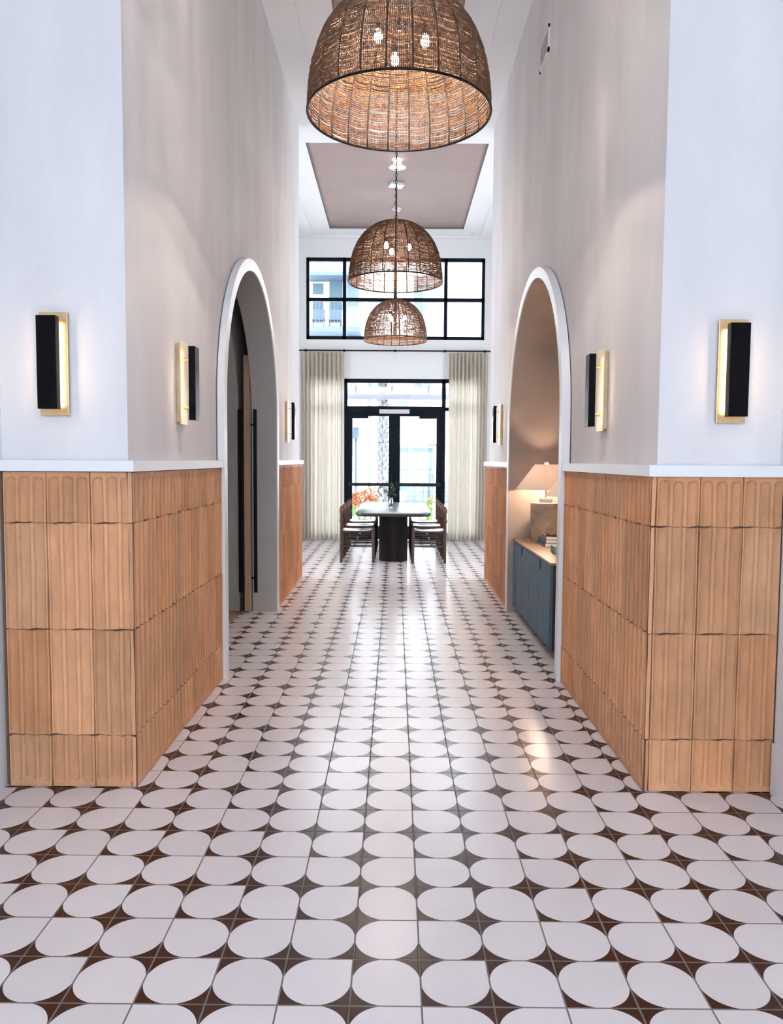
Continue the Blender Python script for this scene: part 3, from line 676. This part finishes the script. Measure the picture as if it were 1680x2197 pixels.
lv = MB()
for k in range(7): lv.box(-0.010, -0.003, -0.16, 0.16, -0.07+k*0.022, -0.066+k*0.022)
lv.box(-0.011, -0.003, -0.006, 0.006, -0.075, 0.075)
lv.build('louvres', M_fix, vt)

# ------------------------------------------------------------------ dining table, chairs, vase
def rrect(x0, x1, y0, y1, r, n=8):
    out = []
    for (cx, cy, a0) in ((x1-r, y1-r, 0), (x0+r, y1-r, PI/2), (x0+r, y0+r, PI), (x1-r, y0+r, 3*PI/2)):
        for k in range(n+1): a = a0+PI/2*k/n; out.append((cx+r*math.cos(a), cy+r*math.sin(a)))
    return out
tb = empty('dining_table', (-0.02, 12.36, 0)); tag(tb, 'long dark wooden dining table with rounded corners and a solid black pedestal', 'table')
mb = MB(); lay = []
for (ins, z) in ((0.035, 0.700), (0.008, 0.716), (0.0, 0.730), (0.003, 0.746), (0.010, 0.750)):
    lay.append([(x, y, z) for x, y in rrect(-0.545+ins, 0.545-ins, -1.45+ins, 1.45-ins, 0.20-ins)])
n = len(lay[0]); vs = sum(lay, []); fs = [(i*n+k, i*n+(k+1) % n, (i+1)*n+(k+1) % n, (i+1)*n+k) for i in range(len(lay)-1) for k in range(n)]
fs += [tuple(reversed(range(n))), tuple(range((len(lay)-1)*n, len(lay)*n))]
mb.add(vs, fs).build('tabletop', M_table, tb, True, 30)
mb = MB(); nn = 180
outl = rrect(-0.215, 0.215, -0.96, 0.96, 0.213, 40)
res = []
for i, (x, y) in enumerate(outl):
    k = 1-0.012*(1 if i % 4 < 1 else 0); res.append((x*k, y))
mb.prism(res, 0.0, 0.70, 'z').build('pedestal', M_tbase, tb, True, 35)

def make_chair():
    """faces +x; origin at floor centre"""
    c = empty('dining_chair')
    for sy in (-1, 1):
        MB().tube([(-0.235, sy*0.235, 0), (-0.235, sy*0.235, 0.80), (-0.235, sy*0.235, 0.812), (-0.235, sy*0.235, 0.83)], [0.021, 0.023, 0.017, 0.010], 12).build('leg', M_chairw, c, True, 50)
        MB().tube([(0.235, sy*0.235, 0), (0.235, sy*0.235, 0.505), (0.235, sy*0.235, 0.515)], [0.021, 0.023, 0.018], 12).build('leg', M_chairw, c, True, 50)
        MB().tube([(-0.22, sy*0.235, 0.455), (0.22, sy*0.235, 0.455)], 0.015, 10).build('seat_rail', M_chairw, c, True, 50)
        MB().tube([(-0.22, sy*0.235, 0.245), (0, sy*0.235, 0.245), (0.22, sy*0.235, 0.245)], [0.011, 0.015, 0.011], 10).build('stretcher', M_chairw, c, True, 50)
    for sx in (-1, 1):
        MB().tube([(sx*0.235, -0.22, 0.470), (sx*0.235, 0.22, 0.470)], 0.014, 10).build('seat_rail', M_chairw, c, True, 50)
    MB().tube([(0.235, -0.22, 0.30), (0.235, 0.22, 0.30)], 0.012, 10).build('stretcher', M_chairw, c, True, 50)
    MB().tube([(-0.05, -0.235, 0.245), (-0.05, 0.235, 0.245)], 0.012, 10).build('stretcher', M_chairw, c, True, 50)
    MB().tube([(-0.235, -0.22, 0.17), (-0.235, 0.22, 0.17)], 0.012, 10).build('stretcher', M_chairw, c, True, 50)
    # leather sling seat (thick, sagging)
    nx, ny = 14, 14; V = []; F = []
    for s in (0, 1):
        for i in range(nx+1):
            for j in range(ny+1):
                x = -0.225+0.45*i/nx; y = -0.238+0.476*j/ny; a, b = abs(2*i/nx-1), abs(2*j/ny-1)
                z = 0.478-0.030*(1-a*a)*(1-b**4)-0.022*(b**6)*(1 if b > 0.9 else 0)+0.003*math.sin(i*PI)*0
                strap = 0.004*(1 if int(j*7/(ny+1)) % 2 else 0)
                V.append((x, y, z+strap-(0.007 if s else 0)))
    m = (nx+1)*(ny+1)
    for i in range(nx):
        for j in range(ny):
            a = i*(ny+1)+j; F.append((a, a+ny+1, a+ny+2, a+1)); F.append((m+a, m+a+1, m+a+ny+2, m+a+ny+1))
    for i in range(nx):
        a = i*(ny+1); F.append((a, m+a, m+a+ny+1, a+ny+1)); a += ny; F.append((a, a+ny+1, m+a+ny+1, m+a))
    for j in range(ny):
        a = j; F.append((a, a+1, m+a+1, m+a)); a = nx*(ny+1)+j; F.append((a, m+a, m+a+1, a+1))
    MB().add(V, F).build('seat', M_leather, c, True, 40)
    # back sling
    V = []; F = []; ny, nz = 14, 8
    for s in (0, 1):
        for k in range(nz+1):
            for j in range(ny+1):
                y = -0.235+0.47*j/ny; b = abs(2*j/ny-1); z = 0.595+0.205*k/nz
                V.append((-0.235-0.008*(1-b*b)-(0.006 if s else 0), y, z-0.014*(1-b*b)*(k/nz)))
    m = (nz+1)*(ny+1)
    for i in range(nz):
        for j in range(ny):
            a = i*(ny+1)+j; F.append((a, a+1, a+ny+2, a+ny+1)); F.append((m+a, m+a+ny+1, m+a+ny+2, m+a+1))
    for j in range(ny):
        a = j; F.append((a, m+a, m+a+1, a+1)); a = nz*(ny+1)+j; F.append((a, a+1, m+a+1, m+a))
    MB().add(V, F).build('backrest', M_leather, c, True, 40)
    for sy in (-1, 1):
        for (z0, z1) in ((0.735, 0.795), (0.590, 0.645)):
            MB().lathe([(0.0245, z0), (0.029, z0+0.004), (0.029, z1-0.004), (0.0245, z1)], 14, (-0.235, sy*0.235)).build('strap', M_leatherb, c, True, 50)
    return c
chp = make_chair(); first = True
side = {-1: 'left', 1: 'right'}; posn = {0: 'nearest chair', 1: 'middle chair', 2: 'farthest chair'}
for s in (-1, 1):
    for k in range(3):
        o = chp if first else copy_tree(chp); first = False
        o.location = (-0.02+s*0.525, 11.50+0.86*k, 0); o.rotation_euler = (0, 0, 0 if s < 0 else PI)
        tag(o, 'dark wood and leather dining chair, %s on the %s side of the table' % (posn[k], side[s]), 'chair', 'dining chairs along the table')
# vase
va = MB().lathe([(0, 0.0), (0.030, 0.0), (0.034, 0.01), (0.034, 0.09), (0.028, 0.125), (0.022, 0.15), (0.024, 0.17), (0.021, 0.17), (0.019, 0.15), (0.025, 0.123), (0.030, 0.09), (0.030, 0.014), (0, 0.012)], 28).build('glass_vase', M_vase, None, True, None, (-0.058, 12.2, 0.7505))
tag(va, 'slim clear glass vase standing on the dining table', 'vase')
bq = empty('cut_foliage', (-0.058, 12.2, 0.7505)); tag(bq, 'loose bunch of green leaves and dark sprigs in the glass vase', 'flowers')
R = random.Random(5); stm = MB(); lv1 = MB(); lv2 = MB(); pt = MB()
def leafq(mb, p, d, L, W, up=Vector((0, 0, 1))):
    d = Vector(d).normalized(); s = d.cross(up); s = s.normalized() if s.length > 1e-3 else Vector((1, 0, 0)); n = s.cross(d); p = Vector(p)
    q = [p, p+d*L*0.3+s*W*0.42+n*0.1*W, p+d*L*0.65+s*W*0.4, p+d*L, p+d*L*0.65-s*W*0.4, p+d*L*0.3-s*W*0.42+n*0.1*W, p+d*L*0.5-n*0.15*W]
    mb.add(q, [(0, 1, 6), (1, 2, 6), (2, 3, 6), (3, 4, 6), (4, 5, 6), (5, 0, 6)])
for k in range(22):
    a = R.uniform(0, 2*PI); sp = R.uniform(0.02, 0.14); h = R.uniform(0.20, 0.33) if k < 18 else 0.38
    if k >= 18: sp = 0.03
    p2 = Vector((sp*math.cos(a), sp*math.sin(a)*0.7, h)); mid = Vector((p2.x*0.35, p2.y*0.35, h*0.62))
    stm.tube([(0.01*math.cos(a), 0.01*math.sin(a), 0.02), (0.004*math.cos(a), 0.004*math.sin(a), 0.15), mid, p2], 0.0013, 5)
    tgt = lv1 if k % 3 else lv2
    for q in range(9):
        t = R.uniform(0.35, 1); p = mid.lerp(p2, t)
        leafq(tgt, p, (R.uniform(-1, 1), R.uniform(-1, 1), R.uniform(-0.3, 0.8)), R.uniform(0.025, 0.05) if k % 3 else 0.018, R.uniform(0.018, 0.032) if k % 3 else 0.008)
for s, y in ((-1, 0.0), (1, 0.01)):
    pts = [(0, 0, 0.16), (s*0.06, y, 0.26), (s*0.12, y, 0.275), (s*0.15, y, 0.24), (s*0.155, y, 0.20)]; stm.tube(pts, 0.0014, 5)
    for i in range(1, 5):
        for q in range(8):
            t = R.random(); p = Vector(pts[i-1]).lerp(Vector(pts[i]), t); leafq(lv2, p, (R.uniform(-1, 1), R.uniform(-1, 1), R.uniform(-1, 1)), 0.026, 0.012)
for k in range(7):
    p = Vector((R.uniform(-0.03, 0.05), R.uniform(-0.03, 0.03), R.uniform(0.28, 0.33)))
    for q in range(5): leafq(pt, p, (math.cos(q*1.26), math.sin(q*1.26), 0.4), 0.018, 0.014)
stm.build('stems', M_dgreen, bq); lv1.build('leaves', M_green, bq); lv2.build('sprigs', M_dgreen, bq); pt.build('petals', M_petal, bq)

# ------------------------------------------------------------------ niche: cabinet, lamps, books
cx0, cx1, cy0, cy1 = 1.175, 1.74, 5.78, 7.60
cb = empty('sideboard_cabinet', (1.46, 6.69, 0)); tag(cb, 'blue-grey stained sideboard with brown top standing in the arched niche', 'cabinet')
def loc(x0, x1, y0, y1, z0, z1): return (x0-1.46, x1-1.46, y0-6.69, y1-6.69, z0, z1)
MB().box(*loc(cx0+0.02, cx1, cy0, cy1, 0.075, 0.722)).build('body', M_cabside, cb)
MB().bbox(*loc(cx0-0.004, cx1+0.01, cy0-0.012, cy1+0.01, 0.722, 0.742), 0.002).build('top', M_cabtop, cb)
MB().box(*loc(cx0+0.09, cx1-0.03, cy0+0.10, cy1-0.10, 0.0, 0.075)).build('plinth', M_cabside, cb)
nd = 4; dw_ = (cy1-cy0-0.012)/nd
for k in range(nd):
    y0 = cy0+0.004+k*dw_; y1 = y0+dw_-0.004
    cut_y = (y1 if k % 2 == 0 else y0)
    d = MB(); kx0, kx1 = cx0, cx0+0.02
    # vertical boards with a notch pull cut at the top meeting edge
    nw, nh = 0.070, 0.075
    if k % 2 == 0:
        d.box(*loc(kx0, kx1, y0, y1-nw, 0.085, 0.715)); d.box(*loc(kx0, kx1, y1-nw, y1, 0.085, 0.712-nh)); d.box(*loc(kx0, kx1, y1-nw, y1, 0.708, 0.715))
        ny0 = y1-nw
    else:
        d.box(*loc(kx0, kx1, y0, y1, 0.085, 0.715)); ny0 = None
    yy = (y0+y1)/2; d.box(*loc(kx0-0.002, kx0, y0+0.002, yy-0.002, 0.086, 0.62)); d.box(*loc(kx0-0.002, kx0, yy+0.002, y1-0.002, 0.086, 0.62))
    do = d.build('door', M_cab, cb)
    if ny0 is not None:
        MB().box(*loc(kx0+0.001, kx0+0.019, ny0, ny0+nw, 0.712-nh, 0.708)).build('pull_recess', M_dark, do)
def make_lamp():
    r = empty('table_lamp')
    V = []
    prof_ = [(0, 0.0), (0.118, 0.0), (0.128, 0.012), (0.138, 0.10), (0.143, 0.22), (0.144, 0.34), (0.140, 0.362), (0.126, 0.368), (0, 0.368)]
    MB().lathe(prof_, 40).build('base', M_stone, r, True, 40)
    MB().lathe([(0, 0.368), (0.060, 0.368), (0.062, 0.374), (0.062, 0.405), (0.058, 0.410), (0, 0.410)], 28).build('collar', M_white, r, True, 40)
    MB().tube([(0, 0, 0.41), (0, 0, 0.69)], 0.008, 10).build('stem', M_brass, r, True, 40)
    MB().lathe([(0.285, 0.495), (0.110, 0.730), (0.108, 0.730), (0.283, 0.495)], 56, closed=True).build('lamp_shade', M_shade, r, True, 40)
    sp = MB()
    for k in range(3):
        a = 2*PI*k/3; sp.tube([(0, 0, 0.725), (0.108*math.cos(a), 0.108*math.sin(a), 0.728)], 0.002, 6)
    sp.lathe([(0, 0.69), (0.008, 0.69), (0.020, 0.737), (0.022, 0.741), (0.022, 0.751), (0.018, 0.755), (0, 0.755)], 20).build('finial', M_white, r, True, 40)
    MB().lathe([(0, 0.55), (0.015, 0.552), (0.028, 0.57), (0.028, 0.59), (0.012, 0.62), (0, 0.62)], 16, (0.0, 0.0)).build('bulb', mat('warm_lamp_bulb', (1, 1, 1), 0.5, emit=(1.0, 0.70, 0.50), estr=430), r, True)
    return r
lp = make_lamp(); lp.location = (1.445, 7.40, 0.742); tag(lp, 'lit stone table lamp with cone shade at the far end of the sideboard', 'table lamp', 'stone table lamps')
l2 = copy_tree(lp); l2.location = (1.448, 5.98, 0.742); tag(l2, 'nearer lit table lamp with only a sliver of its shade showing past the arch trim', 'table lamp', 'stone table lamps')
def book(name, x0, x1, y0, y1, z0, h, cover, label, rot=0):
    cxm, cym = (x0+x1)/2, (y0+y1)/2; o = empty(name, (cxm, cym, z0), rot); hx, hy = (x1-x0)/2, (y1-y0)/2
    MB().box(-hx, hx, -hy, hy, 0, 0.003).box(-hx, hx, -hy, hy, h-0.003, h).box(-hx, -hx+0.004, -hy, hy, 0, h).build('cover', cover, o)
    MB().box(-hx+0.004, hx-0.004, -hy+0.003, hy-0.003, 0.003, h-0.003).build('pages', M_paper, o)
    tag(o, label, 'book', 'books stacked on the sideboard'); return o
book('book', 1.335, 1.60, 6.84, 7.19, 0.742, 0.034, M_bk1, 'slate blue book at the bottom of the stack on the sideboard')
book('book', 1.340, 1.60, 6.85, 7.18, 0.776, 0.030, M_bk2, 'teal blue book in the middle of the stack on the sideboard', 0.03)
book('book', 1.355, 1.60, 6.86, 7.14, 0.806, 0.026, M_bk3, 'dusty rose book on top of the two blue books', -0.04)
tr = MB().lathe([(0, 0), (0.075, 0), (0.095, 0.012), (0.100, 0.030), (0.093, 0.030), (0.086, 0.016), (0.07, 0.008), (0, 0.008)], 28).build('small_dish', M_bk4, None, True, 40, (1.46, 6.98, 0.832)); tag(tr, 'small dark patterned dish on top of the stack of books', 'dish')
bx = MB().bbox(-0.05, 0.05, -0.06, 0.06, 0, 0.06, 0.004).build('decorative_box', M_bk2, None, False, None, (1.365, 6.42, 0.742)); tag(bx, 'small blue box on the sideboard, partly behind the niche trim', 'box')

# ------------------------------------------------------------------ courtyard outside
gr = MB().box(-40, 40, 14.68, 70, -0.12, -0.03).build('courtyard_ground', M_pave); struct(gr, 'pale courtyard paving beyond the glass doors', 'ground')
YB = 38.0; K = YB/1659.8
def X_(px): return (px-848)*K*1.0
def Z_(py): return 1.5+(987-py)*K
bd = empty('apartment_building', (0, YB, 0)); tag(bd, 'white apartment building with pale blue bays across the courtyard', 'building')
MB().box(-16, 16, 0, 8, 0, 16).build('wall', M_bwhite, bd)
sid = MB()
for k in range(60): sid.box(-16, 16, -0.012, 0, 0.25+k*0.26, 0.265+k*0.26)
sid.build('siding', mat('siding_shadow_line', (0.09, 0.11, 0.13), 0.8), bd)
def rectp(mb, x0, x1, y0, y1, d0, d1): mb.box(X_(x0), X_(x1), d0, d1, Z_(y1), Z_(y0))
mb = MB(); rectp(mb, 790, 796, 700, 1050, -0.12, 0.0); mb.build('downpipe', M_bblue, bd)
mb = MB(); rectp(mb, 854, 940, 952, 957.5, -0.35, 0.0); mb.build('canopy', M_bblue, bd)
for (a, b, c, d) in ((858, 876, 961, 1052), (884, 928, 961, 1010), (884, 905, 1014, 1052), (908, 932, 1014, 1052), (887, 906, 822, 834), (910, 926, 822, 834), (887, 926, 860, 872), (852, 876, 862, 872), (707, 735, 613, 700), (885, 938, 600, 688), (672, 695, 617, 640), (672, 695, 655, 700)):
    f = MB(); rectp(f, a-2.5, b+2.5, c-2.5, d+2.5, -0.07, 0); fo = f.build('window', M_bwhite, bd)
    g = MB(); rectp(g, a, b, c, d, -0.085, -0.07); g.build('pane', M_bglass, fo)
mb = MB(); rectp(mb, 660, 775, 606, 613, -1.4, 0); rectp(mb, 655, 775, 718, 727, -1.6, 0); mb.build('balcony_slab', M_bblue, bd)
mb = MB(); rectp(mb, 745, 770, 560, 760, -0.25, 0); rectp(mb, 905, 948, 600, 760, -0.2, 0); rectp(mb, 663, 735, 565, 606, -0.12, 0); mb.build('blue_bay', mat('pale_blue_bay', (0.10, 0.145, 0.19), 0.8), bd)
mb = MB(); x = X_(655)
while x < X_(775): mb.box(x, x+0.025, -1.55, -1.52, Z_(718), Z_(664)); x += 0.17
mb.box(X_(655), X_(775), -1.57, -1.50, Z_(664), Z_(662)); mb.build('balcony_railing', M_bdark, bd)
for (a, cyl, lab) in ((688, 0, 'left'), (722, 0, 'right')):
    ch = MB(); z0 = Z_(718); xx = X_(a)
    ch.box(xx-0.3, xx+0.3, -1.2, -0.7, z0+0.38, z0+0.44).box(xx-0.3, xx+0.3, -0.72, -0.66, z0+0.4, z0+0.95)
    for q in (-0.28, 0.25):
        for w2 in (-1.18, -0.72): ch.box(xx+q, xx+q+0.03, w2, w2+0.03, z0, z0+0.4)
    c = ch.build('balcony_chair', M_bdark, None, False, None, (0, YB, 0)); tag(c, 'blue-grey chair on the balcony opposite, %s of the pair' % lab, 'chair', 'balcony chairs')
# lamp-like post box at the left of the door view
pb = empty('pillar_box', (X_(764)*24/38, 24.0, 0)); tag(pb, 'blue-grey square lantern on a slim post in the courtyard', 'post lantern')
kz = 24/1659.8
def z24(py): return 1.5+(987-py)*kz
MB().box(-0.03, 0.03, -0.03, 0.03, -0.03, z24(942)).build('post', M_bdark, pb)
MB().box(-0.11, 0.11, -0.11, 0.11, z24(942), z24(918)).build('lantern', M_bblue, pb)
MB().box(-0.14, 0.14, -0.14, 0.14, z24(918), z24(911)).build('cap', M_bwhite, pb)
# fence
fn = empty('metal_fence', (0, 26, 0)); tag(fn, 'thin blue-black metal railing fence across the courtyard', 'fence')
mb = MB(); x = -6.0
while x < 6.0:
    mb.box(x-0.009, x+0.009, -0.009, 0.009, -0.03, 1.19); x += 0.148
mb.build('balusters', M_bdark, fn)
MB().box(-6, 6, -0.02, 0.02, 1.17, 1.20).box(-6, 6, -0.015, 0.015, 0.08, 0.11).build('rails', M_bdark, fn)
for x in (-5.9, -3.0, 1.15, 4.4): MB().box(x-0.03, x+0.03, -0.03, 0.03, -0.03, 1.24).build('post', M_bdark, fn)
bw = MB().box(0.4, 2.1, 0, 0.2, -0.03, 0.75)
lnm = MB()
bwo = bw.build('low_block_wall', M_pool, None, False, None, (0, 27.6, 0)); tag(bwo, 'low blue-grey block wall behind the railing, right of the doors', 'wall')
for k in range(4): lnm.box(0.4, 2.1, -0.008, 0, 0.12+k*0.17, 0.135+k*0.17)
for k in range(6): lnm.box(0.55+k*0.28, 0.565+k*0.28, -0.008, 0, -0.03, 0.75)
lnm.build('joints', M_bwhite, bwo)
# palm tree
pm = empty('palm_tree', (-0.385, 23.0, 0)); tag(pm, 'palm with a rough criss-cross trunk outside the left door leaf', 'palm')
tk = MB(); pts = []; rs = []
for k in range(30): pts.append((0.02*math.sin(k*0.4)+(0.22*(1-k/29)**4), 0, -0.03+k*0.155)); rs.append(0.115 if k > 2 else 0.14)
tk.tube(pts, rs, 14)
R = random.Random(9); bt = MB()
for k in range(130):
    z = 0.2+k*0.032; a = k*2.399; c = Vector((math.cos(a), math.sin(a), 0)); p = c*0.12+Vector((0.02, 0, z)); s = Vector((-c.y, c.x, 0))
    t = 0.035; q = p+c*0.10+Vector((0, 0, 0.13))
    bt.add([p-s*t, p+s*t, q, p-c*0.02+Vector((0, 0, 0.1))], [(0, 1, 2), (0, 2, 3), (1, 3, 2), (0, 3, 1)])
trk = tk.build('trunk', M_palm, pm, True, 30)
bt.build('leaf_bases', mat('dark_leaf_base', (0.020, 0.021, 0.027), 0.9), trk)
for k in range(16):
    fr = MB(); a = 2*PI*k/16+R.uniform(-.1, .1); el = R.uniform(-0.5, 0.9); L = 1.7; pts = []
    for i in range(9):
        t = i/8; pts.append(Vector((math.cos(a)*L*t*math.cos(el*0.7), math.sin(a)*L*t*math.cos(el*0.7), 4.45+L*t*math.sin(el)-1.3*t*t)))
    fr.tube(pts, 0.012, 5)
    for i in range(1, 9):
        for w2 in range(3):
            p = pts[i-1].lerp(pts[i], w2/3); d = (pts[i]-pts[i-1]).normalized(); s = d.cross(Vector((0, 0, 1))).normalized()
            for sg_ in (-1, 1):
                e = p+(s*sg_+d*0.7+Vector((0, 0, -0.55))).normalized()*0.55*(1-0.4*i/8)
                n_ = Vector((0, 0, 0.018)); fr.add([p-d*0.014, p+d*0.014, e], [(0, 1, 2)])
    fr.build('frond', M_frond, pm)
# pergola
pg = empty('pergola', (0, 17.2, 0)); tag(pg, 'whitewashed timber pergola beam spanning above the courtyard doors', 'pergola')
kp = 17.2/1659.8
z0_, z1_ = 1.5+(987-858)*kp, 1.5+(987-832)*kp
zm = (z0_+z1_)/2
MB().box(-3.6, 3.6, 0, 0.06, z0_, zm-0.004).box(-3.6, 3.6, 0.0, 0.06, zm+0.004, z1_).build('beam', M_perg, pg)
for k in range(9): MB().box(-3.3+k*0.8, -3.26+k*0.8, -1.2, 1.6, z1_, z1_+0.12).build('rafter', M_perg, pg)
for x in (-3.4, 3.3): MB().box(x, x+0.14, 0.06, 0.20, -0.03, z1_).build('post', M_perg, pg)
# canna plants
def canna(x, y, hmax, wid, nb, nl, label, seed):
    o = empty('flowering_shrub', (x, y, -0.03)); tag(o, label, 'flowering plant', 'orange flowering plants outside the doors'); R = random.Random(seed)
    fo, bl = MB(), MB()
    for k in range(nl):
        bx_, by = R.uniform(-wid, wid), R.uniform(-0.25, 0.25); h = R.uniform(0.1, hmax*0.72)
        leafq(fo, (bx_, by, h), (R.uniform(-0.8, 0.8), R.uniform(-0.8, 0.8), 1.2), R.uniform(0.14, 0.26), R.uniform(0.05, 0.10))
    for k in range(max(3, int(wid*20))):
        bx_ = R.uniform(-wid, wid); fo.tube([(bx_, 0, 0), (bx_*1.05, R.uniform(-.1, .1), hmax*0.85)], 0.006, 5)
    for k in range(nb):
        bx_ = R.uniform(-wid, wid); t = (bx_+wid)/(2*wid+1e-6); h = hmax*R.uniform(0.62, 1.0)*(0.80+0.20*t)
        c = Vector((bx_, R.uniform(-0.25, 0.2), h))
        for q in range(7):
            leafq(bl, c, (R.uniform(-1, 1), R.uniform(-1, 1), R.uniform(-0.5, 1)), 0.07, 0.05)
    fo.build('leaves', M_sgreen, o); bl.build('blossoms', M_orange, o)
canna(-0.70, 17.5, 0.93, 0.30, 120, 70, 'large mass of orange blossoms outside the left door leaf', 1)
canna(-0.26, 17.0, 0.68, 0.05, 4, 8, 'single orange bloom just left of the vase', 2)
canna(0.10, 17.2, 0.74, 0.05, 5, 8, 'orange bloom showing just right of the vase', 3)
canna(0.56, 17.4, 0.78, 0.03, 3, 6, 'slim orange bloom outside the middle of the right door leaf', 4)
canna(0.80, 17.4, 0.86, 0.05, 6, 16, 'orange bloom with pale leaves at the right edge of the right door leaf', 6)
